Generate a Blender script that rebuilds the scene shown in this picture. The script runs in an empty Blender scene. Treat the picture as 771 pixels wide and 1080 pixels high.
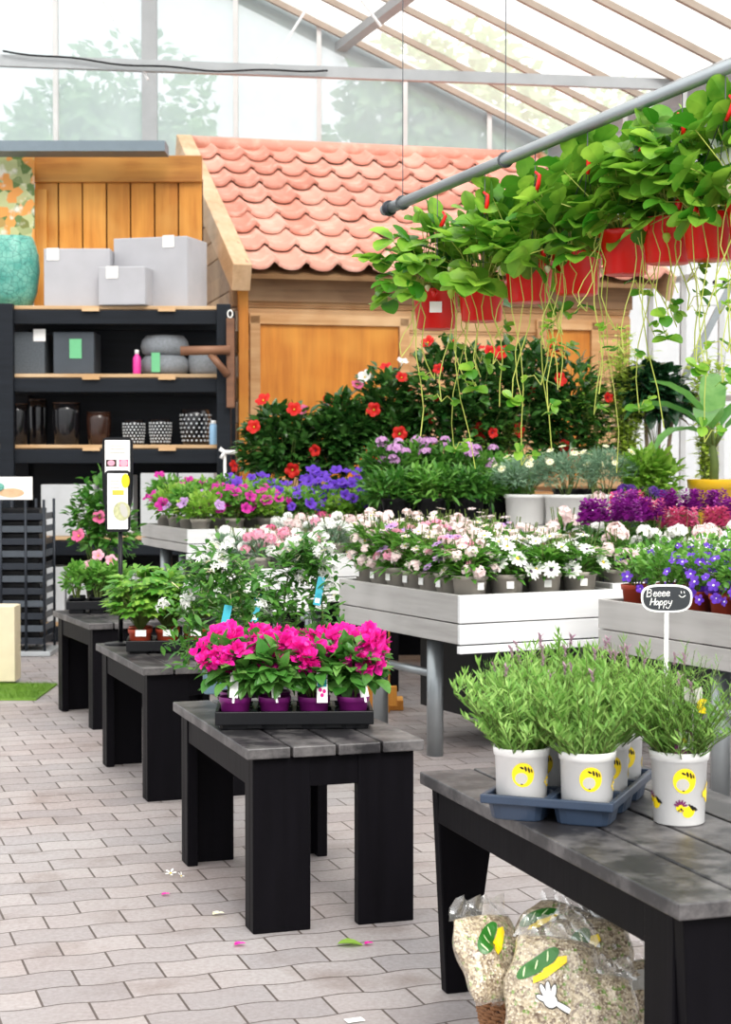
import bpy, math, random
from mathutils import Vector as V, Matrix, Quaternion, Euler
PI = math.pi
rnd = random.Random(7)
SC = bpy.context.scene
COL = SC.collection

# ---------------------------------------------------------------- camera
FPX, CAMH = 1800.0, 1.5
PIT = math.atan(55 / FPX)
cd = bpy.data.cameras.new('camera')
cam = bpy.data.objects.new('camera', cd)
COL.objects.link(cam)
cam.location = (0, 0, CAMH)
cam.rotation_euler = (PI / 2 - PIT, 0, 0)
cd.sensor_fit = 'VERTICAL'; cd.sensor_height = 36; cd.sensor_width = 25.7
cd.lens = FPX / 1080 * 36
cd.clip_start = .05; cd.clip_end = 300
cd.dof.use_dof = True; cd.dof.focus_distance = 5.6; cd.dof.aperture_fstop = 7.0
SC.camera = cam

def ray(px, py):
    a = (px - 385.5) / FPX; b = -(py - 540) / FPX
    return V((a, math.cos(PIT) + b * math.sin(PIT), -math.sin(PIT) + b * math.cos(PIT)))
def at(px, py, Y):
    d = ray(px, py); return V((0, 0, CAMH)) + d * (Y / d.y)
def onz(px, py, z=0.):
    d = ray(px, py); return V((0, 0, CAMH)) + d * ((z - CAMH) / d.z)

# ---------------------------------------------------------------- mesh builder
class MB:
    def __init__(s): s.v = []; s.f = []; s.m = []
    def add(s, vs, fs, m=0):
        b = len(s.v); s.v += [tuple(p) for p in vs]
        s.f += [tuple(i + b for i in f) for f in fs]; s.m += [m] * len(fs)
    def box(s, c, d, R=None, m=0, tap=(1, 1)):
        vs = []
        for z in (-1, 1):
            k = tap if z < 0 else (1, 1)
            for x, y in ((-1, -1), (1, -1), (1, 1), (-1, 1)):
                p = V((x * d[0] / 2 * k[0], y * d[1] / 2 * k[1], z * d[2] / 2))
                if R is not None: p = R @ p
                vs.append(p + V(c))
        s.add(vs, [(3, 2, 1, 0), (4, 5, 6, 7), (0, 1, 5, 4), (1, 2, 6, 5), (2, 3, 7, 6), (3, 0, 4, 7)], m)
    def bar(s, p, q, w, h, m=0, up=(0, 0, 1)):
        p = V(p); q = V(q); d = (q - p); L = d.length; d.normalize()
        x = d.cross(V(up))
        if x.length < 1e-4: x = V((1, 0, 0))
        x.normalize(); z = x.cross(d)
        R = Matrix((x, d, z)).transposed()
        s.box((p + q) / 2, (w, L, h), R, m)
    def tube(s, pts, r, n=6, m=0, caps=True):
        pts = [V(p) for p in pts]; vs = []; fs = []
        if not isinstance(r, (list, tuple)): r = [r] * len(pts)
        ref = None
        for i, p in enumerate(pts):
            d = (pts[min(i + 1, len(pts) - 1)] - pts[max(i - 1, 0)])
            if d.length < 1e-9: d = V((0, 0, 1))
            d.normalize()
            if ref is None:
                ref = d.orthogonal().normalized()
            else:
                ref = ref - d * ref.dot(d)
                if ref.length < 1e-6: ref = d.orthogonal()
                ref.normalize()
            y = d.cross(ref)
            for k in range(n):
                a = 2 * PI * k / n
                vs.append(p + (ref * math.cos(a) + y * math.sin(a)) * r[i])
        for i in range(len(pts) - 1):
            for k in range(n):
                k2 = (k + 1) % n
                fs.append((i * n + k, i * n + k2, (i + 1) * n + k2, (i + 1) * n + k))
        if caps:
            fs.append(tuple(range(n - 1, -1, -1))); b = (len(pts) - 1) * n
            fs.append(tuple(b + k for k in range(n)))
        s.add(vs, fs, m)
    def lathe(s, prof, n=24, c=(0, 0, 0), m=0, sq=None):
        vs = []; fs = []; c = V(c)
        for r, z in prof:
            for k in range(n):
                a = 2 * PI * k / n; q = 1
                if sq:
                    q = 1 / (abs(math.cos(a)) ** sq + abs(math.sin(a)) ** sq) ** (1 / sq)
                vs.append(c + V((r * q * math.cos(a), r * q * math.sin(a), z)))
        for i in range(len(prof) - 1):
            for k in range(n):
                k2 = (k + 1) % n
                fs.append((i * n + k, i * n + k2, (i + 1) * n + k2, (i + 1) * n + k))
        if prof[0][0] > 1e-6: fs.append(tuple(range(n - 1, -1, -1)))
        if prof[-1][0] > 1e-6: fs.append(tuple((len(prof) - 1) * n + k for k in range(n)))
        s.add(vs, fs, m)
    def prism(s, poly, t, M=None, m=0):
        n = len(poly); vs = []
        for z in (0, t):
            for x, y in poly:
                p = V((x, y, z)); vs.append(M @ p if M is not None else p)
        s.add(vs, [tuple(range(n - 1, -1, -1)), tuple(range(n, 2 * n))] +
              [(i, (i + 1) % n, n + (i + 1) % n, n + i) for i in range(n)], m)
    def leaf(s, p, d, nrm, L, W, prof, curl=.4, fold=.25, m=0):
        d = V(d).normalized(); x = d.cross(V(nrm))
        if x.length < 1e-4: x = d.orthogonal()
        x.normalize(); nn = x.cross(d); pos = V(p); vs = []; fs = []; pt = 0; idx = []
        for t, w in prof:
            a = curl * (t + pt) / 2
            pos = pos + (d * math.cos(a) - nn * math.sin(a)) * (L * (t - pt)); pt = t
            nc = nn * math.cos(a) + d * math.sin(a)
            if w < .02: idx.append((len(vs),)); vs.append(pos)
            else:
                h = w * W / 2; b = len(vs); idx.append((b, b + 1, b + 2))
                vs += [pos - x * h + nc * (fold * h), pos, pos + x * h + nc * (fold * h)]
        for A, B in zip(idx, idx[1:]):
            if len(A) == 3 and len(B) == 3:
                fs += [(A[0], A[1], B[1], B[0]), (A[1], A[2], B[2], B[1])]
            elif len(A) == 3: fs += [(A[0], A[1], B[0]), (A[1], A[2], B[0])]
            elif len(B) == 3: fs += [(A[0], B[1], B[0]), (A[0], B[2], B[1])]
        s.add(vs, fs, m)
    def mesh(s, name, mats, smooth=False):
        me = bpy.data.meshes.new(name)
        me.from_pydata(s.v, [], s.f)
        if not isinstance(mats, (list, tuple)): mats = [mats]
        for k in mats: me.materials.append(k)
        me.polygons.foreach_set('material_index', s.m)
        if smooth: me.polygons.foreach_set('use_smooth', [True] * len(s.f))
        me.update()
        return me

OV = [(0, .06), (.15, .6), (.4, 1), (.65, .8), (.87, .38), (1, 0)]       # ovate
DI = [(0, .1), (.45, 1), (1, 0)]                                          # cheap diamond
LA = [(0, .12), (.3, .8), (.55, 1), (.8, .6), (1, 0)]                     # lanceolate
RD = [(0, .1), (.12, .62), (.2, .78), (.26, .74), (.4, 1), (.46, .94), (.6, 1), (.66, .92), (.8, .74), (.86, .6), (.95, .3), (1, 0)]  # toothed
PET = [(0, .25), (.35, .8), (.7, 1), (.92, .6), (1, 0)]

# ---------------------------------------------------------------- objects
def tag(o, label=None, cat=None, group=None, kind=None):
    if label: o['label'] = label
    if cat: o['category'] = cat
    if group: o['group'] = group
    if kind: o['kind'] = kind
    return o
def thing(name, label, cat, loc=(0, 0, 0), rz=0., group=None):
    o = bpy.data.objects.new(name, None); COL.objects.link(o)
    o.empty_display_size = .05
    o.location = loc; o.rotation_euler = (0, 0, rz)
    return tag(o, label, cat, group)
def put(name, me, parent=None, loc=(0, 0, 0), rot=None, sc=1., bevel=0.):
    o = bpy.data.objects.new(name, me); COL.objects.link(o)
    if parent is not None: o.parent = parent
    o.location = loc
    if rot is not None:
        if isinstance(rot, Quaternion): o.rotation_euler = rot.to_euler()
        else: o.rotation_euler = rot
    if isinstance(sc, (int, float)): sc = (sc, sc, sc)
    o.scale = sc
    if bevel:
        b = o.modifiers.new('bevel', 'BEVEL'); b.width = bevel; b.segments = 2; b.limit_method = 'ANGLE'; b.angle_limit = .7
    return o
def obj(name, mb, mat, parent=None, smooth=False, **k):
    return put(name, mb.mesh(name, mat, smooth), parent, **k)
def struct(name, mb, mat, parent=None, smooth=False, **k):
    o = obj(name, mb, mat, parent, smooth, **k)
    if parent is None: o['kind'] = 'structure'
    return o

# ---------------------------------------------------------------- materials
def lin(c):
    if isinstance(c, str):
        c = [int(c[i:i + 2], 16) / 255 for i in (0, 2, 4)]
    return [x / 12.92 if x <= .04045 else ((x + .055) / 1.055) ** 2.4 for x in c] + [1]
class NT:
    def __init__(s, name):
        s.m = bpy.data.materials.new(name); s.m.use_nodes = True
        s.t = s.m.node_tree; s.t.nodes.clear()
        s.o = s.t.nodes.new('ShaderNodeOutputMaterial')
    def n(s, k, **p):
        x = s.t.nodes.new('ShaderNode' + k)
        for a, b in p.items():
            if a.startswith('i_'):
                a = a[2:].replace('_', ' '); x.inputs[a].default_value = b
            else: setattr(x, a, b)
        return x
    def l(s, a, b, ao=0, bi=0):
        s.t.links.new(a.outputs[ao], b.inputs[bi])
    def mix(s, fac, a, b, typ='MIX'):
        x = s.t.nodes.new('ShaderNodeMix'); x.data_type = 'RGBA'; x.blend_type = typ
        for q, i in ((fac, 0), (a, 6), (b, 7)):
            if isinstance(q, tuple): s.t.links.new(q[0].outputs[q[1]], x.inputs[i])
            elif i == 0: x.inputs[0].default_value = q
            else: x.inputs[i].default_value = q
        return (x, 2)
    def ramp(s, src, lo, hi):
        r = s.n('MapRange'); r.inputs['From Min'].default_value = lo; r.inputs['From Max'].default_value = hi
        s.t.links.new(src[0].outputs[src[1]], r.inputs[0]); return (r, 0)
    def coord(s, kind='Object', scale=(1, 1, 1), rot=(0, 0, 0), loc=(0, 0, 0)):
        c = s.n('TexCoord'); mp = s.n('Mapping')
        mp.inputs['Scale'].default_value = scale; mp.inputs['Rotation'].default_value = rot; mp.inputs['Location'].default_value = loc
        s.t.links.new(c.outputs[kind], mp.inputs[0]); return mp
    def noise(s, vec, scale, detail=3, rough=.55):
        x = s.n('TexNoise'); x.inputs['Scale'].default_value = scale; x.inputs['Detail'].default_value = detail; x.inputs['Roughness'].default_value = rough
        if vec: s.t.links.new(vec.outputs[0], x.inputs[0])
        return (x, 0)
    def bsdf(s, col, rough=.5, spec=.5, metal=0., bump=None, bd=.3, bs=.01, out=True):
        b = s.n('BsdfPrincipled')
        if isinstance(col, tuple): s.t.links.new(col[0].outputs[col[1]], b.inputs['Base Color'])
        else: b.inputs['Base Color'].default_value = col
        if isinstance(rough, tuple): s.t.links.new(rough[0].outputs[rough[1]], b.inputs['Roughness'])
        else: b.inputs['Roughness'].default_value = rough
        b.inputs['Specular IOR Level'].default_value = spec; b.inputs['Metallic'].default_value = metal
        if bump:
            u = s.n('Bump'); u.inputs['Strength'].default_value = bd; u.inputs['Distance'].default_value = bs
            s.t.links.new(bump[0].outputs[bump[1]], u.inputs['Height']); s.t.links.new(u.outputs[0], b.inputs['Normal'])
        if out: s.t.links.new(b.outputs[0], s.o.inputs[0])
        return b

def plain(name, c, rough=.5, spec=.5, metal=0., var=.06, nscale=14.):
    t = NT(name); nz = t.noise(t.coord(), nscale)
    a = lin(c); d = [x * (1 - var * 2) for x in a[:3]] + [1]; h = [min(1, x * (1 + var)) for x in a[:3]] + [1]
    t.bsdf(t.mix(nz, d, h), rough, spec, metal); return t.m
def leafmat(name, c1, c2, rough=.42, transl=.3, spec=.4):
    t = NT(name); g = t.n('NewGeometry'); nz = t.noise(t.coord(), 9.)
    a = t.mix((g, 'Random Per Island'), lin(c1), lin(c2))
    a = t.mix(t.ramp(nz, .3, .75), a, lin(c1))
    b = t.bsdf(a, rough, spec, out=False)
    tr = t.n('BsdfTranslucent'); t.t.links.new(a[0].outputs[a[1]], tr.inputs[0])
    mx = t.n('MixShader'); mx.inputs[0].default_value = transl
    t.l(b, mx, 0, 1); t.l(tr, mx, 0, 2); t.l(mx, t.o)
    return t.m
def woodmat(name, c1, c2, c3, axis='x', scale=1., rough=.5, knots=True, board=None):
    t = NT(name)
    sc = {'x': (1.2, 16, 16), 'y': (16, 1.2, 16), 'z': (16, 16, 1.2)}[axis]
    mp = t.coord(scale=[q * scale for q in sc])
    n1 = t.noise(mp, 1.6, 5, .6); n2 = t.noise(t.coord(scale=(1.5, 1.5, 1.5)), 1.3, 2)
    a = t.mix(t.ramp(n1, .32, .68), lin(c1), lin(c2))
    a = t.mix(t.ramp(n2, .45, .75), a, lin(c3))
    g = t.n('NewGeometry')
    hsv = t.n('HueSaturation'); mr = t.ramp((g, 'Random Per Island'), 0, 1)
    mr[0].inputs['To Min'].default_value = .78; mr[0].inputs['To Max'].default_value = 1.15
    t.t.links.new(mr[0].outputs[0], hsv.inputs['Value']); t.t.links.new(a[0].outputs[a[1]], hsv.inputs['Color'])
    t.bsdf((hsv, 0), rough, .4, bump=n1, bd=.25, bs=.004); return t.m

M = {}
def paver():
    t = NT('paving')
    mp = t.coord(rot=(0, 0, -math.radians(18.4)))
    sx = t.n('SeparateXYZ'); t.l(mp, sx)
    def math_(op, a, b=None):
        x = t.n('Math', operation=op)
        for i, q in enumerate((a, b)):
            if q is None: continue
            if isinstance(q, tuple): t.t.links.new(q[0].outputs[q[1]], x.inputs[i])
            else: x.inputs[i].default_value = q
        return (x, 0)
    L, Wd = .25, .156
    w = math_('MULTIPLY', math_('SINE', math_('MULTIPLY', (sx, 0), 2 * PI / (L / 1.0))), .0085)
    y = math_('ADD', (sx, 1), w)
    cx = t.n('CombineXYZ'); t.t.links.new(sx.outputs[0], cx.inputs[0]); t.t.links.new(y[0].outputs[0], cx.inputs[1])
    def brick(c1, c2, mo, ms):
        br = t.n('TexBrick'); br.offset = .5; br.squash = 1
        br.inputs['Color1'].default_value = c1; br.inputs['Color2'].default_value = c2; br.inputs['Mortar'].default_value = mo
        for a, b in (('Scale', 1.), ('Mortar Size', ms), ('Mortar Smooth', .25), ('Bias', 0.), ('Brick Width', L), ('Row Height', Wd)):
            br.inputs[a].default_value = b
        t.l(cx, br); return br
    br = brick(lin('aca8a7'), lin('9b9899'), lin('5a504c'), .004)
    nz = t.noise(t.coord(), 1.1, 4); nf = t.noise(t.coord(), 60., 4, .7); nb = t.noise(t.coord(), 3.2, 3)
    a = t.mix(t.ramp(nz, .35, .7), (br, 0), t.mix(1., (br, 0), lin('f4ebe8'), 'MULTIPLY'))
    a = t.mix(t.ramp(nb, .55, .8), a, t.mix(1., a, lin('cfc4bd'), 'MULTIPLY'))
    a = t.mix(t.ramp(nf, .3, .8), t.mix(1., a, lin('d8d2d0'), 'MULTIPLY'), a)
    inv = math_('SUBTRACT', math_('MULTIPLY', nf, .12), (br, 1))
    t.bsdf(a, .55, .45, bump=inv, bd=.5, bs=.006); return t.m
M['paving'] = paver()
def blackwood(name, base, wear, amt, axis='y', rough=.45, spec=.45):
    t = NT(name)
    sc = {'x': (1., 14, 14), 'y': (14, 1., 14), 'z': (14, 14, 1.)}[axis]
    g1 = t.noise(t.coord(scale=sc), 1.8, 5, .6); n2 = t.noise(t.coord(), 4., 6, .7)
    a = t.mix(t.ramp(g1, .3, .7), lin(base), [x * 1.7 for x in lin(base)[:3]] + [1])
    f = t.ramp(n2, .75 - amt, .95 - amt * .6)
    a = t.mix(f, a, lin(wear))
    t.bsdf(a, rough, spec, bump=g1, bd=.3, bs=.003); return t.m
M['black_wood'] = blackwood('black_wood', '08070a', '1a181c', .05, 'z', .5, .06)
M['black_top'] = blackwood('black_top', '1d1c1e', '827e7d', .3, 'y', .4)
M['black_shelf'] = blackwood('black_shelf', '14181e', '3a4048', .1, 'x', .5, .2)
M['board_white'] = woodmat('board_white', 'e8e9ea', 'd9dbdc', 'f2f3f3', 'x', 1., .5)
M['board_shade_grey'] = woodmat('board_shade_grey', 'b4b2af', 'a19e9b', 'c0bebb', 'y', 1., .55)  # white boards darkened: shade on the bench sides put into the colour
M['pine'] = woodmat('pine', 'e29c40', 'c47a28', 'eaae58', 'z', .7)
M['pine_h'] = woodmat('pine_h', 'd0a474', 'b3814f', 'dcb88c', 'x', .7)
M['pine_dark'] = woodmat('pine_dark', 'c98a3c', '9c6022', 'd39a4c', 'x', .7)
M['pine_panel'] = woodmat('pine_panel', 'd6882c', 'b86c1e', 'de9a3e', 'z', .6)
M['log'] = woodmat('log', 'a9825c', '876443', 'b8956e', 'x', .7)
M['barge'] = woodmat('barge', 'd9b48c', 'c09a72', 'e4c6a4', 'y', .7)
M['shelf_edge'] = woodmat('shelf_edge', 'd8b489', 'c39a6c', 'e0c29c', 'x', .7)
M['bracket'] = woodmat('bracket', '8a5f45', '6e4a36', 'a1765a', 'x', .7)
M['galv'] = plain('galvanised', '9aa0a3', .38, .5, .7, .12, 6)
M['steel'] = plain('grey_steel', 'a9adb0', .45, .5, .35, .1, 5)
M['alu'] = plain('white_bar', 'cfd0d0', .5, .5, .1, .08, 5)
M['alu_d'] = plain('weathered_bar', 'a5978a', .6, .4, .1, .15, 5)
M['dark_metal'] = plain('dark_metal', '2b3038', .4, .5, .5, .1)
M['white_metal'] = plain('white_metal', 'e6e7e8', .4, .5, 0, .04)
M['black_plastic'] = plain('black_plastic', '0c0d11', .4, .25, 0, .15)
M['navy_plastic'] = plain('navy_plastic', '2c3a4e', .4, .5, 0, .12)
M['white_plastic'] = plain('white_plastic', 'f5f4f2', .35, .5, 0, .03)
M['red_plastic'] = plain('red_plastic', 'd9140c', .3, .5, 0, .06)
M['terracotta'] = plain('terracotta_plastic', 'b0452c', .5, .4, 0, .1)
M['taupe'] = plain('taupe_plastic', 'b5ada2', .5, .4, 0, .06)
M['purple_pot'] = plain('purple_pot', '7d1f74', .4, .5, 0, .06)
M['blue_pot'] = plain('blue_pot', '56707e', .5, .4, 0, .08)
M['yellow'] = plain('yellow_glaze', 'e8b81e', .35, .5, 0, .05)
M['print_yellow'] = plain('print_yellow', 'f2d21c', .4, .4, 0, .03)
M['print_black'] = plain('print_black', '14110f', .4, .4, 0, .03)
M['print_grey'] = plain('print_grey', 'b4b1aa', .4, .4, 0, .03)
M['print_purple'] = plain('print_purple', '6a1d55', .4, .4, 0, .03)
M['paper'] = plain('paper', 'f4f3f0', .5, .4, 0, .02)
M['soil'] = plain('soil', '2b2019', .9, .2, 0, .4, 60)
M['concrete'] = plain('pale_concrete', 'b5b5ba', .8, .3, 0, .07, 5)
M['granite'] = plain('granite', '5a6066', .7, .3, 0, .3, 90)
M['slate'] = plain('slate', '454c54', .6, .4, 0, .1, 10)
M['stone'] = plain('grey_stone', '8d9298', .8, .3, 0, .22, 40)
M['pale_stone'] = plain('pale_stone', 'c8cacc', .8, .3, 0, .08, 10)
M['glaze_dark'] = plain('dark_glaze', '17161a', .15, .6, 0, .2, 8)
M['glaze_brown'] = plain('brown_glaze', '3a241c', .2, .6, 0, .2, 8)
M['dot_white'] = plain('dot_white', 'c9cdd0', .4, .5)
M['pink_bottle'] = plain('pink_bottle', 'e03a9c', .3, .5)
M['blue_can'] = plain('blue_can', '8fb8d8', .3, .5)
M['green_tag'] = plain('green_tag', '6fbf8a', .5, .4)
M['teal_tag'] = plain('teal_tag', '1f9db0', .5, .4)
M['cream_wood'] = plain('cream_stone', 'd8cbae', .7, .3, 0, .08, 8)
M['chalk'] = plain('chalkboard', '33363a', .7, .3, 0, .12, 30)
M['wicker'] = plain('wicker', '8c5f3c', .6, .4, 0, .2, 40)
M['wire'] = plain('wire', '5a5d60', .4, .5, .6)
def tealpot():
    t = NT('teal_ceramic'); mp = t.coord(scale=(7, 7, 7)); nz = t.noise(mp, 1.5, 4)
    vo = t.n('TexVoronoi'); vo.feature = 'DISTANCE_TO_EDGE'; vo.inputs['Scale'].default_value = 3.; t.l(mp, vo)
    a = t.mix(t.ramp(nz, .3, .7), lin('3f9487'), lin('79b9a8'))
    a = t.mix(t.ramp((vo, 0), 0, .06), lin('2f6f68'), a)
    t.bsdf(a, .35, .5, bump=(vo, 0), bd=.4, bs=.01); return t.m
M['teal'] = tealpot()
def tilemat():
    t = NT('roof_tile'); g = t.n('NewGeometry'); nz = t.noise(t.coord(), 6., 5, .6)
    a = t.mix((g, 'Random Per Island'), lin('c5806c'), lin('dea290'))
    a = t.mix(t.ramp(nz, .5, .75), a, lin('e4b4a2'))
    t.bsdf(a, .5, .45, bump=nz, bd=.15, bs=.01); return t.m
M['tile'] = tilemat()
def glass(name, col, tr, spots=None, nsc=.8, gl=.12):
    t = NT(name); nz = t.noise(t.coord(), nsc, 5, .65)
    c = t.mix(t.ramp(nz, .35, .7), lin(col), lin(spots or col))
    tl = t.n('BsdfTranslucent'); df = t.n('BsdfDiffuse'); gs = t.n('BsdfGlossy'); gs.inputs['Roughness'].default_value = .15
    t.t.links.new(c[0].outputs[2], tl.inputs[0]); t.t.links.new(c[0].outputs[2], df.inputs[0])
    m1 = t.n('MixShader'); m1.inputs[0].default_value = .25; t.l(tl, m1, 0, 1); t.l(df, m1, 0, 2)
    tp = t.n('BsdfTransparent'); m2 = t.n('MixShader'); t.l(m1, m2, 0, 1); t.l(tp, m2, 0, 2)
    m2.inputs[0].default_value = tr
    m3 = t.n('MixShader'); m3.inputs[0].default_value = gl * .3; t.l(m2, m3, 0, 1); t.l(gs, m3, 0, 2)
    t.l(m3, t.o); return t.m
M['roof_glass'] = glass('roof_glass', 'f8f2e6', .62, 'efe6d6')
M['gable_glass'] = glass('gable_glass', 'dde8ec', .3, 'c4d4d2', .5)
M['side_sheet'] = glass('side_sheet', 'f4f4f2', .5, 'e2e4e4')
def film():
    t = NT('clear_film'); tp = t.n('BsdfTransparent'); gs = t.n('BsdfGlossy'); gs.inputs['Roughness'].default_value = .12
    nz = t.noise(t.coord(), 30., 3); bp = t.n('Bump'); bp.inputs['Strength'].default_value = .8; bp.inputs['Distance'].default_value = .01
    t.t.links.new(nz[0].outputs[0], bp.inputs['Height']); t.l(bp, gs, 0, 2)
    df = t.n('BsdfDiffuse'); df.inputs[0].default_value = lin('d8d6d0')
    m1 = t.n('MixShader'); m1.inputs[0].default_value = .35; t.l(gs, m1, 0, 1); t.l(df, m1, 0, 2)
    mx = t.n('MixShader'); mx.inputs[0].default_value = .35; t.l(tp, mx, 0, 1); t.l(m1, mx, 0, 2); t.l(mx, t.o); return t.m
M['film'] = film()
def chips():
    t = NT('wood_chips'); mp = t.coord(); vo = t.n('TexVoronoi'); vo.inputs['Scale'].default_value = 120.; t.l(mp, vo)
    v2 = t.n('TexVoronoi'); v2.inputs['Scale'].default_value = 150.; t.l(mp, v2)
    sp = t.n('SeparateColor'); t.t.links.new(vo.outputs['Color'], sp.inputs[0])
    a = t.mix((sp, 0), lin('6b5846'), lin('c6b698'))
    a = t.mix(t.ramp((sp, 1), .93, .95), a, lin('6f8a3c'))
    a = t.mix(t.ramp((v2, 0), .0, .5), lin('d9ccb4'), a)
    b = t.bsdf(a, .3, .6, bump=(vo, 0), bd=.6, bs=.006); b.inputs['Coat Weight'].default_value = .6; b.inputs['Coat Roughness'].default_value = .12; return t.m
M['chips'] = chips()
def poster():
    t = NT('poster_print'); mp = t.coord(scale=(1, 1, 1)); vo = t.n('TexVoronoi'); vo.inputs['Scale'].default_value = 13.; t.l(mp, vo)
    sp = t.n('SeparateColor'); t.t.links.new(vo.outputs['Color'], sp.inputs[0]); nz = t.noise(mp, 9., 4)
    a = t.mix(t.ramp((sp, 0), .3, .5), lin('5f7a3c'), lin('b9c08a'))
    a = t.mix(t.ramp((sp, 1), .62, .7), a, lin('e39a4a')); a = t.mix(t.ramp(nz, .55, .7), a, lin('e8e6d8'))
    t.bsdf(a, .5); return t.m
M['poster'] = poster()
M['grass'] = leafmat('turf_green', '5f8a2a', '86ad3a', .6, .2)
# foliage
M['l_straw'] = leafmat('strawberry_leaf', '37801c', 'b2dc50', .38, .45)  # pale end of the colour range stands for lit leaves
M['l_straw_stem'] = leafmat('strawberry_stem', 'b9c65a', 'd6d878', .5, .3)
M['l_lav'] = leafmat('lavender_leaf', '6a9c40', 'b4d678', .55, .4)
M['l_boug'] = leafmat('bougainvillea_leaf', '3d7a2c', '79a853', .4, .35)
M['l_lobed'] = leafmat('lobed_leaf', '468a2a', 'aed25c', .42, .4)
M['l_dark'] = leafmat('dark_leaf', '1e4a1a', '639644', .25, .28, .7)
M['l_ficus'] = leafmat('ficus_leaf', '14361c', '3a6a40', .22, .15, .7)
M['l_mid'] = leafmat('mid_leaf', '47852a', '92c45a', .45, .4)
M['l_deep'] = leafmat('deep_leaf', '356f26', '74a846', .4, .35)
M['l_light'] = leafmat('light_leaf', '6da332', 'b3d15e', .45, .45)
M['l_grey'] = leafmat('grey_leaf', '6f9377', 'a3bf9c', .5, .3)
M['l_lime'] = leafmat('lime_leaf', 'b2ce48', 'e6ec90', .45, .5)
M['l_banana'] = leafmat('banana_leaf', '4c8a3a', '8fbf6a', .35, .4)
M['l_tree'] = leafmat('tree_leaf', '6d9464', 'a3c08e', .6, .4)
M['stem'] = plain('stem', '5a6b32', .6, .3, 0, .2)
M['bark'] = plain('bark', '7a6a55', .7, .3, 0, .2)
def flower(name, a, b): M[name] = leafmat(name, a, b, .5, .35, .3)
flower('f_magenta', 'e8129c', 'f545b8'); flower('f_white', 'f7f6f2', 'ffffff'); flower('f_pink', 'f0a0bc', 'f8d4dc')
flower('f_blush', 'f3dcdc', 'fdf3ee'); flower('f_rose', 'd4568a', 'f08cae'); flower('f_red', 'd3141a', 'f0402c')
flower('f_violet', '5a2bb8', '8a55dc'); flower('f_purple', '8a1f8e', 'b83ab4'); flower('f_deep', '4a1f7a', '6f3fa8')
flower('f_petunia', 'c01c92', 'e340b0'); flower('f_lilac', 'b98ad0', 'dbb4e2'); flower('f_phlox', 'cf9ad0', 'e6bfe0')
flower('f_cream', 'f4eec4', 'fdfae6'); flower('f_lav', 'a07f92', 'b99aa4')
M['f_eye'] = plain('flower_eye', 'dcc03a', .6, .3); M['f_dark_eye'] = plain('dark_eye', '4a3350', .6, .3)
# ================================================================ setting
fl = MB(); fl.add([(-14, -2, 0), (14, -2, 0), (14, 40, 0), (-14, 40, 0)], [(0, 1, 2, 3)])
struct('floor', fl, M['paving'])

# greenhouse frame: eave foot of the end wall, gable direction, roof slope, length direction
G0 = V((2.0, 19.0, 5.04)); GW = V((-math.cos(math.radians(9)), -math.sin(math.radians(9)), 0)); TP = math.tan(math.radians(24.5))
GD = V((.316, -.949, 0)).normalized(); NRM = V((.16, .98, 0))
def roofp(s, t, dz=0.):
    z = TP * s if s < 6 else TP * (12 - s)
    return G0 + GW * s + GD * t + V((0, 0, z + dz))
def gab(px, z=None, py=None, back=0.):
    # point of the gable plane seen at px
    r = ray(px, 540); k = r.x / r.y
    s = (G0.x - k * G0.y) / (k * GW.y - GW.x)
    return s
ceil = MB()
for a, b in ((0, 6), (6, 12)):
    ceil.add([roofp(a, 0, .03), roofp(b, 0, .03), roofp(b, 15.5, .03), roofp(a, 15.5, .03)], [(0, 1, 2, 3)])
ceiling = struct('ceiling', ceil, M['roof_glass'])
for i in range(21):
    t = i * .75 + .1
    b = MB(); b.bar(roofp(0, t, -.02), roofp(6, t, -.02), .055, .06)
    obj('glazing_bar', b, M['alu_d'], ceiling)
    if i % 3 == 0:
        b = MB(); b.bar(roofp(6, t, -.02), roofp(12, t, -.02), .055, .06); obj('glazing_bar', b, M['alu_d'], ceiling)
for s in (2.3, 4.4, 7.6):
    b = MB(); b.bar(roofp(s, 0, -.12), roofp(s, 15.5, -.12), .12, .09); obj('purlin', b, M['steel'], ceiling)
b = MB(); b.bar(roofp(0, -.1, -.02), roofp(6, -.1, -.02), .1, .24); b.bar(roofp(6, -.1, -.02), roofp(12, -.1, -.02), .1, .24)
struct('trim_1', b, M['galv'])
b = MB(); b.bar(roofp(-.12, 0, -.05), roofp(-.12, 15.5, -.05), .22, .2); b.tube([roofp(.14, 0, -.14), roofp(.14, 15.5, -.14)], .05, 10)
struct('trim_2', b, M['steel'])
# tie beam of the truss with its rods
T3 = 3.0
tb = MB(); tb.bar(roofp(0, T3) + V((0, 0, -.02)), G0 + GW * 12 + GD * T3 + V((0, 0, -.02)), .07, .1)
tie = struct('trim_3', tb, M['steel'])
def tiept(px, py):
    k = ray(px, py); b = G0 + GD * T3; q = k.x / k.y
    s = (b.x - q * b.y) / (q * GW.y - GW.x); p = b + GW * s
    return at(px, py, p.y)
for p, q in (((92, -30), (156, 84)), ((345, -25), (284, 72)), ((366, -20), (402, 28)), ((345, -25), (325, 10)), ((690, 0), (720, 40)), ((640, 30), (771, -20)), ((595, -10), (720, 62))):
    r = MB(); r.tube([tiept(*p), tiept(*q)], .014, 6); obj('truss_rod', r, M['white_metal'], tie)
cab = MB(); pts = []
for i in range(25):
    x = 5 + i * 14.2; q = i / 24; y = 56 + (22 * math.sin(PI * min(1, q * 1.15) / 2) if q < .87 else 22) - (5 * (q - .6) if q > .6 else 0) + 1.2 * math.sin(i * .9)
    pts.append(tiept(x, y) - V((0, .08, 0)))
cab.tube(pts, .009, 6)
tag(obj('cable', cab, M['black_plastic']), 'thin black cable sagging along the grey cross beam under the roof', 'cable')
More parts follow.
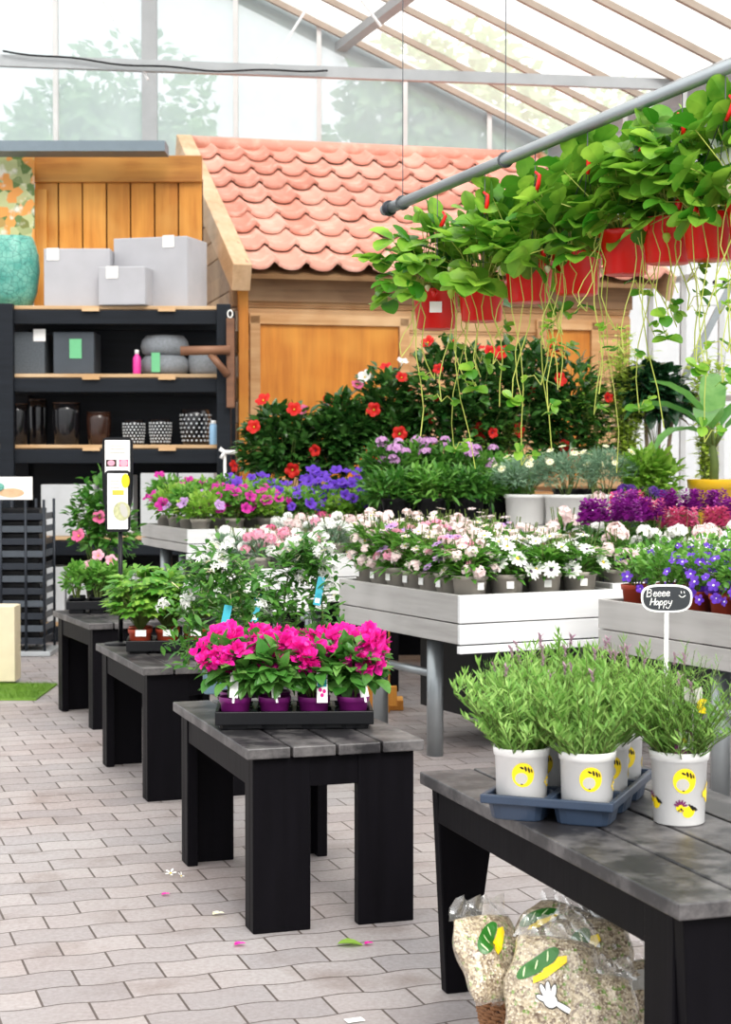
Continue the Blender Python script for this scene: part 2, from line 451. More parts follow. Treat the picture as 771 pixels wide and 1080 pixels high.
# end wall: low opaque part, mullions, glass panes
mull = [-32, 62, 160, 250, 337, 427, 515, 573]
ss = [gab(x) for x in mull]
wb = MB()
p0 = G0 + GW * -3.2; p1 = G0 + GW * 12
wb.bar(V((p0.x, p0.y, 1.85)), V((p1.x, p1.y, 1.85)), .12, 3.7)
struct('wall_back', wb, M['pale_stone'])
for i, (px, s) in enumerate(zip(mull[:-1], ss)):
    b = MB(); p = G0 + GW * s; w = .16 if px == 160 else .05
    top = 5.04 + TP * (s if s < 6 else 12 - s)
    b.bar(V((p.x, p.y - .03, 3.6)), V((p.x, p.y - .03, top)), w, .09, up=(0, 1, 0))
    struct('trim_%d' % (4 + i), b, M['steel'] if px == 160 else M['alu'])
    s2 = ss[i + 1]; q = G0 + GW * s2
    t2 = 5.04 + TP * (s2 if s2 < 6 else 12 - s2)
    g = MB(); g.add([(p.x, p.y, 3.65), (q.x, q.y, 3.65), (q.x, q.y, t2), (p.x, p.y, top)], [(0, 1, 2, 3)])
    struct('window_%d' % (i + 1), g, M['gable_glass'])
b = MB(); pa = at(-30, 157, 14.9); pb = at(176, 157, 14.9); b.bar(pa, pb, .3, .09)
struct('trim_11', b, plain('zinc_flashing', '77858f', .5, .5, .3))
# right side wall of pale sheets with posts
def sw(t, z, off=0.): p = G0 + GD * t; return V((p.x + off, p.y, z))
wr = MB(); wr.add([sw(-.2, 0, .1), sw(15, 0, .1), sw(15, 5.0, .1), sw(-.2, 5.0, .1)], [(0, 1, 2, 3)])
wall_r = struct('wall_right', wr, M['side_sheet'])
for t in (.9, 1.9, 2.45, 3.1, 3.8, 4.7, 6.2, 8, 10, 12):
    b = MB(); b.bar(sw(t, 0), sw(t, 5.0), .05, .07, up=(0, 1, 0)); obj('post', b, M['alu'], wall_r)
for z in (1.15, 2.05, 3.2): 
    b = MB(); b.bar(sw(0, z), sw(15, z), .05, .05); obj('rail', b, M['alu'], wall_r)
# white fixing plate with three holes and a diagonal brace
b = MB(); c = at(753, 302, 13.2); b.box(c, (.27, .04, .3))
t = tag(obj('mounting_plate', b, M['white_metal'], bevel=.006), 'white plate with three dark holes beside the right wall, below the red pots', 'plate')
for k in (-1, 0, 1):
    h = MB(); h.tube([V((k * .075, -.022, .03)) + c, V((k * .075, -.03, .03)) + c], .016, 10); obj('hole', h, M['print_black'], t)
b = MB(); b.bar(at(762, 318, 13), at(722, 398, 13), .05, .05); b.bar(at(771, 300, 13), at(762, 318, 13), .05, .05)
tag(obj('brace', b, M['galv']), 'grey diagonal brace in front of the white right wall', 'brace')
# trees outside
def crown(n, r, seed, L):
    R = random.Random(seed); mb = MB(); n *= 3; L *= .5
    cs = [(V((R.uniform(-1, 1) * r * .6, R.uniform(-.5, .5) * r, R.uniform(-.8, .9) * r)), R.uniform(.35, .6) * r) for _ in range(9)]
    for i in range(n):
        c, rr = R.choice(cs); d = V((R.gauss(0, 1), R.gauss(0, 1), R.gauss(0, 1))).normalized()
        mb.leaf(c + d * rr * R.uniform(.7, 1), d + V((R.uniform(-1, 1), R.uniform(-1, 1), R.uniform(-1, .4))), d, L * R.uniform(.7, 1.3), L * .6, DI, .3)
    return mb.mesh('crown', M['l_tree'])
crowns = [crown(1500, 2.2, s, .5) for s in (1, 2)]
tk = MB(); tk.tube([(0, 0, 0), (.1, 0, 3), (0, .1, 6)], [.22, .17, .08], 8); tkm = tk.mesh('trunk', M['bark'], True)
for i, (x, y, z, s, wh) in enumerate(((-7.2, 25, 5.2, 1.1, 'far left of'), (-4.4, 31.5, 6.6, 1.15, 'left of'), (.4, 25.5, 4.9, 1.05, 'centre of'), (4.8, 31.5, 5.8, 1.2, 'right of'))):
    t = thing('tree', 'pale green tree seen blurred through the end glass, at the %s the gable' % wh, 'tree', (x, y, 0), i * 1.3, 'trees outside the end glass')
    put('crown', crowns[i % 2], t, (0, 0, z), None, s); put('trunk', tkm, t)

# ================================================================ garden cabin
SA = math.radians(14)
E = at(262, 287, 14.5)
cabin = thing('garden_cabin', 'wooden garden cabin with pink clay tiled roof and log walls', 'cabin', (E.x, E.y, 0), SA)
EZ = E.z
w = MB(); z = .02
while z < EZ - .12:
    w.box((1.8, .36, z + .1), (3.6, .07, .196)); w.box((1.8, .335, z + .1), (3.6, .05, .15)); z += .2
obj('front_wall', w, M['pine_h'], cabin, bevel=.006)
w = MB(); z = .02
while z < EZ + .1:
    L = 3.0; w.box((.035, .36 + L / 2, z + .1), (.07, L, .192))
    if int(z / .2) % 2 == 0: w.box((.0, .43, z + .1), (.16, .18, .19))
    z += .2
for k in range(7):
    zz = EZ + .1 + k * .2; y0 = .36 + (zz - EZ) / .49; y1 = 6.9 - y0
    if y1 > y0: w.box((.035, (y0 + y1) / 2, zz + .1), (.07, y1 - y0, .192))
obj('side_wall', w, M['log'], cabin, bevel=.01)
c = MB(); c.box((.0, .27, EZ / 2 - .02), (.085, .06, EZ - .04)); obj('corner_post', c, M['pine_panel'], cabin, bevel=.006)
c = MB(); c.box((1.8, .28, EZ - .12), (3.6, .04, .2)); obj('fascia_board', c, M['log'], cabin, bevel=.006)
for x0, x1 in ((.157, 1.395), (2.78, 3.2)):
    p = MB(); p.box(((x0 + x1) / 2, .32, 2.0), (x1 - x0, .03, 1.36)); sh = obj('shutter', p, M['pine_panel'], cabin)
    f = MB()
    for x in (x0 - .05, x1 + .05): f.box((x, .3, 2.05), (.09, .06, 1.4))
    f.box(((x0 + x1) / 2, .3, 2.72), (x1 - x0 + .2, .06, .09)); f.box(((x0 + x1) / 2, .3, 1.3), (x1 - x0 + .2, .06, .09))
    obj('shutter_frame', f, M['pine_h'], sh, bevel=.005)
h = MB(); h.box((1.36, .28, 2.25), (.03, .03, .13)); obj('latch', h, M['dark_metal'], cabin, bevel=.006)
# tiled roof, front slope in tiles, back slope plain boards
RUN, RISE = 3.5, 1.66; SL = math.hypot(RUN, RISE); sa = math.atan2(RISE, RUN)
tm = MB(); NR = 8; tw, tl = .275, SL / NR
R2 = random.Random(3)
for r in range(NR):
    for cix in range(14):
        ox = cix * tw - .02; jit = R2.uniform(-.012, .012); rz_ = R2.uniform(-.004, .006)
        vs = []; n = 12
        for e, (s0, hh) in enumerate(((0, .055), (0, .02), (tl * 1.08, .0))):
            for k in range(n + 1):
                u = k / n
                prof = .042 * math.exp(-((u - .84) / .13) ** 2) + .012 * math.exp(-((u - .02) / .08) ** 2) - .012 * math.sin(PI * min(1, u / .75))
                lip = (-.035 * math.sin(PI * min(1, u / .8)) if u < .8 else .012) if e < 2 else 0
                s = r * tl + s0 + lip + jit
                nrm = hh + prof + rz_
                vs.append((ox + u * (tw + .012), s * math.cos(sa) - nrm * math.sin(sa), EZ + .03 + s * math.sin(sa) + nrm * math.cos(sa)))
        m = n + 1; fs = []
        for k in range(n): fs += [(m + k, m + k + 1, k + 1, k), (k, k + 1, 2 * m + k + 1, 2 * m + k)]
        tm.add(vs, fs)
obj('roof_tiles', tm, M['tile'], cabin, True)
rb = MB()
rb.bar((1.85, .02, EZ - .03), (1.85, RUN, EZ + RISE - .03), 3.75, .04)
rb.bar((1.85, RUN, EZ + RISE - .03), (1.85, RUN * 2, EZ - .03), 3.75, .04)
obj('roof_boards', rb, M['log'], cabin)
rd = MB(); rd.tube([(-.02, RUN, EZ + RISE + .04), (3.9, RUN, EZ + RISE + .04)], .09, 12); obj('ridge_tiles', rd, M['tile'], cabin, True)
for x in (-.06, 3.86):
    g = MB(); o1 = V((x, -.02, EZ - .05)); o2 = V((x, RUN, EZ + RISE + .02)); g.bar(o1, o2, .16 if x < 0 else .05, .24)
    obj('barge_board', g, M['barge'], cabin, bevel=.008)

# ================================================================ fence panel behind the shelves
fy = 15.3; FT = at(100, 165, fy).z
fx0, fx1 = at(37, 300, fy).x, at(214, 300, fy).x
fence = thing('wooden_fence', 'orange brown timber fence of vertical boards above the shelving', 'fence', ((fx0 + fx1) / 2, fy, 0))
bw = (fx1 - fx0) / 7; b = MB(); R2 = random.Random(5)
for i in range(7): b.box((fx0 - (fx0 + fx1) / 2 + bw * (i + .5), R2.uniform(-.005, .005), FT / 2 - .1), (bw - .012, .03, FT - .2))
obj('fence_boards', b, M['pine'], fence, bevel=.004)
b = MB(); b.box((0, .03, FT / 2 - .1), (fx1 - fx0, .02, FT - .2)); obj('gap_shade_backing', b, M['black_wood'], fence)  # black sheet added so the gaps between boards look shaded
b = MB(); b.box((0, -.04, FT - .12), (fx1 - fx0, .06, .235)); obj('top_rail', b, M['pine_dark'], fence, bevel=.006)
b = MB(); b.box((-(fx1 - fx0) / 2 + .06, -.04, FT / 2 - .15), (.12, .05, FT - .3)); obj('end_post', b, M['pine'], fence, bevel=.006)
p = at(-25, 162, 15.15); q = at(37, 312, 15.15); pt = thing('poster_board', 'large floral poster board behind the teal pot on the shelving top', 'poster', ((p.x + q.x) / 2, 15.15, 0))
b = MB(); b.box((0, 0, (p.z + q.z) / 2), (q.x - p.x, .02, p.z - q.z)); obj('poster', b, M['poster'], pt)
for x in (-.2, .2):
    b = MB(); b.box((x, .035, p.z / 2), (.05, .05, p.z)); obj('post', b, M['pine'], pt)

# ================================================================ shelving
SY = 14.0
sx0, sx1 = at(8, 400, SY).x, at(236, 400, SY).x
shelf = thing('shelving_unit', 'black timber shelving unit with pale plank edges, filled with pots', 'shelving', ((sx0 + sx1) / 2, SY, 0), math.radians(1.5))
SW = sx1 - sx0; SD = .72
levels = [at(120, y, SY).z for y in (322, 394, 469, 566)]
topz = levels[0] + .01
for x in (-SW / 2, SW / 2):
    for y in (0, SD):
        b = MB(); b.box((x, y, topz / 2), (.115, .08, topz)); obj('post', b, M['black_shelf'], shelf, bevel=.006)
for zi, z in enumerate(levels + [.16]):
    b = MB(); b.box((-.4, SD / 2 + .01, z - .015), (SW + .75, SD - .06, .03)); obj('shelf_board', b, M['shelf_edge'], shelf, bevel=.004)
    b = MB(); b.box((-.4, .03, z - .095), (SW + .75, .04, .115)); b.box((-.4, SD - .03, z - .095), (SW + .75, .04, .115)); obj('shelf_rail', b, M['black_shelf'], shelf, bevel=.005)
    for x in (-.2, .42):
        b = MB(); b.box((x, .0, z - .035), (.14, .05, .03)); obj('cleat', b, M['shelf_edge'], shelf)
b = MB(); b.box((-.4, SD + .05, topz / 2), (SW + .8, .03, topz - .05)); obj('back_panel', b, M['black_shelf'], shelf)
b = MB(); b.box((-SW / 2 - .8, 0, topz / 2), (.115, .08, topz)); obj('post', b, M['black_shelf'], shelf)
def onshelf(px, lvl, dy=.3): 
    p = at(px, 400, SY + dy); return V((p.x, SY + dy, levels[lvl] + .001))
def planter(name, label, cat, px0, px1, py0, lvl, depth, mat, dy=.1, rz=0., tagpos=None, tagmat='paper', group=None, side=None):
    y = SY + dy; a = at(px0, py0, y); b = at(px1, py0, y); wdt = b.x - a.x; h = a.z - levels[lvl] - .002
    t = thing(name, label, cat, ((a.x + b.x) / 2, y + depth / 2, levels[lvl] + .002), rz, group)
    mb = MB(); w2, d2, th = wdt / 2, depth / 2, .03
    mb.box((0, -d2 + th / 2, h / 2), (wdt, th, h)); mb.box((0, d2 - th / 2, h / 2), (wdt, th, h))
    mb.box((-w2 + th / 2, 0, h / 2), (th, depth - 2 * th, h)); mb.box((w2 - th / 2, 0, h / 2), (th, depth - 2 * th, h)); mb.box((0, 0, .02), (wdt - th, depth - th, .04))
    obj('planter_body', mb, mat, t, bevel=.008)
    if tagpos:
        g = MB(); g.box((wdt * tagpos[0], -d2 - .004, h * tagpos[1]), (.1, .006, .1 if tagmat != 'green_tag' else .16)); obj('price_tag', g, M[tagmat], t)
    return t
planter('square_planter', 'large light grey square planter at the left on the shelf top', 'planter', 46, 116, 262, 0, .45, M['concrete'], .12, 0, (-.36, .9))
planter('square_planter', 'largest grey planter on the shelf top, tallest and rightmost', 'planter', 124, 208, 250, 0, .45, M['concrete'], .2, math.radians(-16), (.25, .93))
planter('square_planter', 'smallest pale grey planter at the front of the shelf top', 'planter', 105, 156, 281, 0, .26, M['concrete'], -.02, math.radians(-8), (-.2, .85))
planter('cube_planter', 'dark speckled granite cube planter at the left of the second shelf', 'planter', 12, 47, 350, 1, .4, M['granite'], .1, 0, (.35, .92))
planter('cube_planter', 'slate grey cube planter with a green tag on the second shelf', 'planter', 56, 99, 350, 1, .38, M['slate'], .1, 0, (.05, .6), 'green_tag')
planter('trough_planter', 'pale grey trough planter low on the shelving behind the leafy bush', 'planter', 43, 99, 511, 3, .3, M['pale_stone'], .05)
planter('trough_planter', 'pale grey trough planter low on the shelving, left one behind the petunias', 'planter', 148, 186, 499, 3, .3, M['pale_stone'], .05)
planter('trough_planter', 'pale grey trough planter low on the shelving, right one behind the petunias', 'planter', 188, 226, 499, 3, .3, M['pale_stone'], .05)
planter('trough_planter', 'narrow pale grey trough planter low on the shelving behind the sign', 'planter', 104, 140, 501, 3, .3, M['pale_stone'], .2)
levels.append(.16)
for i, (a, b, y) in enumerate(((47, 68, 598), (70, 100, 600), (104, 150, 602))):
    t = planter('stone_block', 'pale stone block on the lowest shelf, %s' % ('half hidden beside the dark rack', 'behind the tray of small leafy plants', 'hidden behind the lobed leaf plants')[i], 'block', a, b, y, 4, .3, M['pale_stone'], .05)
p = onshelf(14, 0, .25); h = 74 / FPX * 14.25
t = thing('ceramic_pot', 'big teal crackle glazed pot on the shelf top in front of the poster', 'pot', p)
mb = MB(); mb.lathe([(.12, 0), (.16, .01), (.2, .12), (.225, .3), (.215, h * .75), (.18, h * .95), (.165, h), (.145, h - .01), (.16, h * .9), (.18, h * .5), (0.1, .05), (0, .05)], 36)
obj('pot_body', mb, M['teal'], t, True)
def bowl(px, lab, w, h, dz=0., dy=.3):
    p = onshelf(px, 1, dy); p.z += dz; r = w / FPX * (SY + dy) / 2; h = h / FPX * (SY + dy)
    t = thing('stone_bowl', lab, 'bowl', p)
    mb = MB(); mb.lathe([(r * .75, 0), (r * .93, h * .15), (r, h * .45), (r * .95, h * .75), (r * .78, h), (r * .65, h * .97), (r * .72, h * .6), (r * .5, h * .25), (0, h * .2)], 32)
    obj('bowl_body', mb, M['stone'], t, True)
    return t, r, h
t, r, h = bowl(174, 'grey stone bowl, lower of the two stacked on the second shelf', 53, 20)
g = MB(); g.box((-.05, -r - .005, h * .6), (.07, .01, .16)); obj('price_tag', g, M['green_tag'], t)
bowl(174, 'grey stone bowl, upper of the two stacked on the second shelf', 51, 21, h)
bowl(216, 'low grey stone bowl beside the stacked pair, behind the wooden bracket', 36, 26)
def simple_lathe(name, label, cat, px, lvl, prof, mat, dy=.2, n=24, part='body', extra=None):
    p = onshelf(px, lvl, dy); t = thing(name, label, cat, p); mb = MB(); mb.lathe(prof, n); obj(part, mb, mat, t, True)
    if extra: extra(t)
    return t
def cap_(mat, r, z0, z1):
    def f(t):
        mb = MB(); mb.lathe([(r, z0), (r, z1 - .004), (r * .8, z1), (0, z1)], 14); obj('cap', mb, mat, t, True)
    return f
simple_lathe('spray_bottle', 'small pink bottle on the second shelf beside the stone bowls', 'bottle', 144.5, 1, [(.032, 0), (.034, .01), (.034, .13), (.018, .16), (.016, .165), (0, .165)], M['pink_bottle'], .12, extra=cap_(M['white_plastic'], .017, .165, .2))
simple_lathe('spray_can', 'pale blue spray can at the right end of the third shelf', 'can', 225, 2, [(.033, 0), (.034, .005), (.034, .15), (.025, .17), (0, .17)], M['blue_can'], .1, extra=cap_(M['white_plastic'], .022, .168, .2))
def gpot(px, w, h, mat, lab, dots=False, dy=.25):
    r = w / FPX * (SY + dy) / 2; h = h / FPX * (SY + dy)
    prof = [(r * .7, 0), (r * .82, .01), (r * .97, h * .45), (r, h * .8), (r * .93, h), (r * .84, h), (r * .85, h * .6), (r * .6, .03), (0, .03)]
    def ex(t):
        if dots:
            d = MB()
            for j in range(7):
                for k in range(18):
                    a = 2 * PI * (k + .5 * (j % 2)) / 18; zz = h * (.12 + .12 * j); q = zz / h
                    rr = r * (.82 + .3 * q if q < .5 else .98) * 1.0
                    d.tube([(rr * .96 * math.cos(a), rr * .96 * math.sin(a), zz), ((rr + .006) * math.cos(a), (rr + .006) * math.sin(a), zz)], .0085, 6)
            obj('dot_pattern', d, M['dot_white'], t)
        else:
            d = MB(); d.lathe([(r * .94, h * .97), (r * 1.01, h * .985), (r * .98, h * 1.01), (r * .86, h * 1.005)], 24); obj('rim', d, M['glaze_brown'], t, True)
    simple_lathe('glazed_pot', lab, 'pot', px, 2, prof, mat, dy, extra=ex)
gpot(18, 24, 43, M['glaze_dark'], 'dark glazed pot at the left post on the third shelf')
gpot(70, 30, 44, M['glaze_dark'], 'dark glazed pot with shiny rim, tallest on the third shelf')
gpot(40, 20, 48, M['glaze_dark'], 'narrow black vase in shadow at the back of the third shelf', False, .45)
gpot(104, 26, 34, M['glaze_brown'], 'low brown glazed pot in the middle of the third shelf')
gpot(141, 23, 26, M['glaze_dark'], 'black pot with pale dots, leftmost of the three dotted ones', True)
gpot(169, 23, 27, M['glaze_dark'], 'black pot with pale dots, middle of the three dotted ones', True)
gpot(206, 32, 37, M['glaze_dark'], 'black pot with pale dots, largest of the three dotted ones', True)
# wooden bracket hung on the right post
p = at(243, 335, 13.92)
t = thing('wooden_bracket', 'brown wooden bracket with two arms hung on the right shelving post', 'bracket', (p.x, p.y, at(243, 430, 13.85).z))
hh = 95 / FPX * 13.85
b = MB(); b.box((0, 0, hh / 2), (.065, .05, hh)); obj('upright', b, M['bracket'], t, bevel=.01)
b = MB(); b.tube([(0, -.04, hh * .64), (-.4, -.06, hh * .63)], .038, 12); obj('arm', b, M['bracket'], t, True)
b = MB(); b.tube([(-.02, -.03, hh * .36), (-.16, -.04, hh * .6)], .03, 10); obj('strut', b, M['bracket'], t, True)
b = MB(); b.tube([(.02 * math.cos(a), -.03, hh + .03 + .03 * math.sin(a)) for a in [k * PI / 8 for k in range(17)]], .006, 6); obj('rope_loop', b, M['paper'], t, True)
b = MB(); c = at(237, 477, 13.85); b.tube([c + V((-.04, 0, .03)), c, c + V((.1, -.02, 0))], .018, 8); b.tube([c + V((-.03, 0, -.05)), c], .016, 8)
b.tube([c + V((0, .01, 0)), V((c.x, c.y + .01, 0))], .012, 8)
tag(obj('tap', b, M['white_plastic'], None, True), 'small white hose tap at the right post of the shelving', 'tap')
# ================================================================ timber tables
def timber_table(label, corner_px, length, width, h, ang, leg_w=.19, splay=False, z0=0.):
    """corner_px: floor pixel of the outer corner of the near left leg"""
    c = onz(*corner_px); a = math.radians(ang)
    t = thing('timber_table', label, 'table', (c.x, c.y, 0), a)
    ov = .03; np_ = 4; pw = (width + 2 * ov) / np_
    R2 = random.Random(int(length * 977 + corner_px[0]))
    for i in range(np_):
        b = MB(); b.box((-ov + pw * (i + .5), length / 2, h - .0175), (pw - .009, length + 2 * ov + R2.uniform(-.01, .01), .035)); obj('top_plank', b, M['black_top'], t, bevel=.004)
    for x in (.02, width - .02):
        b = MB(); b.box((x, length / 2, h - .085), (.03, length - .01, .1)); obj('apron', b, M['black_wood'], t, bevel=.003)
    for y in (.02, length - .02):
        b = MB(); b.box((width / 2, y, h - .085), (width - .07, .03, .1)); obj('apron', b, M['black_wood'], t, bevel=.003)
    for y in (0, 1):
        for x in (0, 1):
            b = MB(); yy = .022 if y == 0 else length - .022
            if not splay:
                b.box((leg_w / 2 if x == 0 else width - leg_w / 2, yy, (h - .036) / 2), (leg_w, .045, h - .036))
                b.box((.02 if x == 0 else width - .02, yy + (.05 if y == 0 else -.05), (h - .036) / 2), (.04, .06, h - .036))
            else:
                k = 1 if x == 0 else -1; e = 0 if x == 0 else width; zt = h - .036
                for q in (.022, ):
                    vs = [];
                    for yq in (yy - .022, yy + .022):
                        vs += [(e + k * .03, yq, 0), (e + k * .105, yq, 0), (e + k * .19, yq, zt), (e, yq, zt)]
                    fs = [(0, 1, 2, 3), (7, 6, 5, 4), (0, 4, 5, 1), (1, 5, 6, 2), (2, 6, 7, 3), (3, 7, 4, 0)]
                    b.add(vs, fs)
                if y == 0: b.box((.019 if x == 0 else width - .019, .11, zt / 2), (.034, .13, zt))
            obj('leg', b, M['black_wood'], t, bevel=.004)
    return t
TZ = .595
timber_table('black timber table in the middle carrying the magenta bougainvilleas', (267, 986), 1.05, .54, TZ, 18.5)
timber_table('black timber table under the tray of lobed leaf plants, second behind the bougainvillea', (155.6, 846), 1.0, .52, TZ, 20)
timber_table('black timber table farthest back, under the tray of small leafy plants', (98, 770), .85, .52, TZ, 23)
# near bench: corner from its far left leg
BZ = .62
_c = onz(466, 1045); _a = math.radians(18); _L = 1.46
near = V((_c.x - .03 + math.sin(_a) * _L, _c.y - math.cos(_a) * _L, 0))
r_ = near - V((0, 0, CAMH)); 
def pix(p):
    p = V(p) - V((0, 0, CAMH)); f = V((0, math.cos(PIT), -math.sin(PIT))); u = V((0, math.sin(PIT), math.cos(PIT)))
    d = p.dot(f); return (385.5 + FPX * p.x / d, 540 - FPX * p.dot(u) / d)
timber_table('long black timber bench nearest the camera, under the lavender pots', pix(near), _L, .6, BZ, 18, .2, True)

# ================================================================ plant pots
def pot_mesh(r, h, mat, taper=.74, rim=.16, n=24, sq=None):
    mb = MB(); b = r * taper
    mb.lathe([(b * .9, 0), (b, .004), (r * .93 - (r * .93 - b) * rim, h * (1 - rim)), (r * .97, h * (1 - rim) + .001), (r, h - .003), (r, h), (r * .93, h), (r * .88, h * .8), (b * .8, h * .5), (0, h * .5)], n, sq=sq)
    return mb.mesh('pot', mat, sq is None)
def soil_mesh(r, z):
    mb = MB(); n = 16; vs = [(0, 0, z + .008)]; vs += [(r * math.cos(2 * PI * k / n), r * math.sin(2 * PI * k / n), z) for k in range(n)]
    mb.add(vs, [(0, 1 + k, 1 + (k + 1) % n) for k in range(n)]); return mb.mesh('soil', M['soil'], True)
def tag_mesh(w, h, mat='paper', tilt=.25):
    mb = MB(); R = Matrix.Rotation(-tilt, 3, 'X'); mb.box(R @ V((0, 0, h / 2)), (w, .0015, h), R); mb.box(R @ V((0, 0, -.008)), (w * .25, .0015, .02), R)
    return mb.mesh('plant_label', M[mat])
def rdir(R, zmin=-1.):
    while 1:
        d = V((R.gauss(0, 1), R.gauss(0, 1), R.gauss(0, 1)))
        if d.length > .1:
            d.normalize()
            if d.z >= zmin: return d
# generic bushy foliage: leaves on an ellipsoid shell fed by stems from (0,0,z0)
def bush(seed, n, c, r, L, W, mat, prof=OV, z0=0., stems=8, inner=.45, up=.3, curl=.5, lumps=5, sr=.003, zmin=-.75):
    R = random.Random(seed); mb = MB(); c = V(c)
    lc = [V((0, 0, 0))] + [rdir(R, -.5) * R.uniform(.25, .5) for _ in range(lumps)]
    lr = [.8] + [R.uniform(.4, .62) for _ in range(lumps)]
    for i in range(n):
        k = R.randrange(len(lc)); d = rdir(R, zmin); rr = R.uniform(inner, 1) ** .5
        q = lc[k] + d * lr[k] * rr
        p = c + V((q.x * r[0], q.y * r[1], q.z * r[2]))
        o = V((d.x, d.y, d.z * .6)) + V((R.uniform(-.7, .7), R.uniform(-.7, .7), R.uniform(-.5, .6) + up))
        nn = d * .5 + V((R.uniform(-.5, .5), R.uniform(-.5, .5), 1.))
        mb.leaf(p, o, nn, L * R.uniform(.7, 1.25), W * R.uniform(.75, 1.2), prof, curl * R.uniform(.3, 1.5), .28)
    for i in range(stems):
        d = rdir(R, .1); e = c + V((d.x * r[0], d.y * r[1], d.z * r[2])) * .85; b = V((d.x * .015, d.y * .015, z0))
        mid = (e + b) / 2 + V((R.uniform(-.1, .1) * r[0], R.uniform(-.1, .1) * r[0], .03)); mid.x *= .8; mid.y *= .8
        mb.tube([b, mid, e], [sr, sr * .8, sr * .5], 4, 1, False)
    return mb.mesh('foliage', [M[mat], M['stem']], False)
def spots(R, n, c, r, zmin=.1, k=1., upb=.5, face=0.):
    out = []
    for i in range(n):
        best = None
        for _ in range(12):
            d = rdir(R, zmin); m = min([(d - q[3]).length for q in out] or [9])
            if best is None or m > best[0]: best = (m, d)
        d = best[1]; p = V(c) + V((d.x * r[0], d.y * r[1], d.z * r[2])) * k * R.uniform(.93, 1.06)
        z = (d + V((R.uniform(-.3, .3), -face + R.uniform(-.3, .3), upb + R.uniform(-.2, .2)))).normalized()
        out.append((p, z.to_track_quat('Z', 'Y') @ Quaternion((0, 0, 1), R.uniform(0, 6.28)), R.uniform(.8, 1.15), d))
    return out
# ---------------------------------------------------------------- flowers (face +Z)
def fl_daisy(n, r, mat, eye='f_eye', w=.36, cup=.15, er=.2):
    mb = MB()
    for k in range(n):
        a = 2 * PI * k / n; d = V((math.cos(a), math.sin(a), cup + .1 * (k % 2)))
        mb.leaf(d * r * .12, d, (0, 0, 1), r * .92, r * w, PET, .25, .15)
    mb.lathe([(r * er, 0), (r * er * .9, r * .1), (r * er * .5, r * .15), (0, r * .16)], 10, (0, 0, r * .02), 1)
    return mb.mesh('flower', [M[mat], M[eye]])
def fl_trumpet(r, mat, throat='f_eye', depth=1., lobes=5):
    mb = MB(); n = lobes * 6; prof = [(.06, -depth), (.12, -.55 * depth), (.25, -.25 * depth), (.6, 0), (1, .02)]
    vs = []; fs = []
    for i, (q, z) in enumerate(prof):
        for k in range(n):
            a = 2 * PI * k / n; lob = abs(math.cos(a * lobes / 2))
            rr = r * q * (1 if i < 3 else (.8 + .22 * lob ** .6)); zz = r * z + (r * .1 * math.sin(a * lobes + 1) * q if i >= 3 else 0)
            vs.append((rr * math.cos(a), rr * math.sin(a), zz))
    for i in range(len(prof) - 1):
        for k in range(n): fs.append((i * n + k, i * n + (k + 1) % n, (i + 1) * n + (k + 1) % n, (i + 1) * n + k))
    mb.add(vs, fs)
    mb.lathe([(r * .13, -r * .1), (r * .1, -r * .03), (0, 0)], 8, (0, 0, -r * .1), 1)
    return mb.mesh('flower', [M[mat], M[throat]], False)
def fl_cluster(seed, n, r, pr, mat, dome=.7, petals=5, flat=.5):
    R = random.Random(seed); mb = MB()
    for i in range(n):
        d = rdir(R, -.15); d.z *= dome; p = d * r * R.uniform(.75, 1)
        nn = (d + V((0, 0, .3))).normalized(); q = nn.to_track_quat('Z', 'Y') @ Quaternion((0, 0, 1), R.uniform(0, 6))
        for k in range(petals):
            a = 2 * PI * k / petals; e = q @ V((math.cos(a), math.sin(a), R.uniform(.1, flat)))
            mb.leaf(p, e, nn, pr * R.uniform(.8, 1.2), pr * .95, [(0, .3), (.6, 1), (1, .45)], .2, .15)
    return mb.mesh('flower_cluster', M[mat])
def fl_bract(seed, n, r, mat):
    R = random.Random(seed); mb = MB()
    for i in range(n):
        d = rdir(R, -.4); p = d * r * R.uniform(.25, .75)
        for k in range(3):
            e = d + V((R.uniform(-1, 1), R.uniform(-1, 1), R.uniform(-.6, 1)))
            mb.leaf(p, e, d.orthogonal() + V((0, 0, .3)), r * R.uniform(.55, .8), r * .6, OV, R.uniform(-.4, .7), .3)
    return mb.mesh('bract_cluster', M[mat])
def fl_star(seed, n, r, pr, mat):
    R = random.Random(seed); mb = MB()
    for i in range(n):
        d = rdir(R, -.2); p = d * r * R.uniform(.6, 1); nn = (d + V((0, -.3, .2))).normalized(); q = nn.to_track_quat('Z', 'Y')
        mb.tube([d * r * .1, p], .0012, 4, 0, False)
        for k in range(5):
            a = 2 * PI * k / 5 + i; e = q @ V((math.cos(a), math.sin(a), .25))
            mb.leaf(p, e, nn, pr, pr * .42, LA, .5, .2)
    return mb.mesh('flower_cluster', M[mat])
def fl_spike(seed, h, r, mat):
    R = random.Random(seed); mb = MB()
    for i in range(26):
        z = h * (i / 26); rr = r * (1 - .5 * i / 26); a = i * 2.4; d = V((math.cos(a), math.sin(a), .3))
        p = V((rr * .3 * math.cos(a), rr * .3 * math.sin(a), z))
        for k in range(3): mb.leaf(p, d + V((R.uniform(-.6, .6), R.uniform(-.6, .6), R.uniform(-.3, .6))), (0, 0, 1), rr * .9, rr * .8, [(0, .3), (.6, 1), (1, .4)], .3, .2)
    return mb.mesh('flower_spike', M[mat])

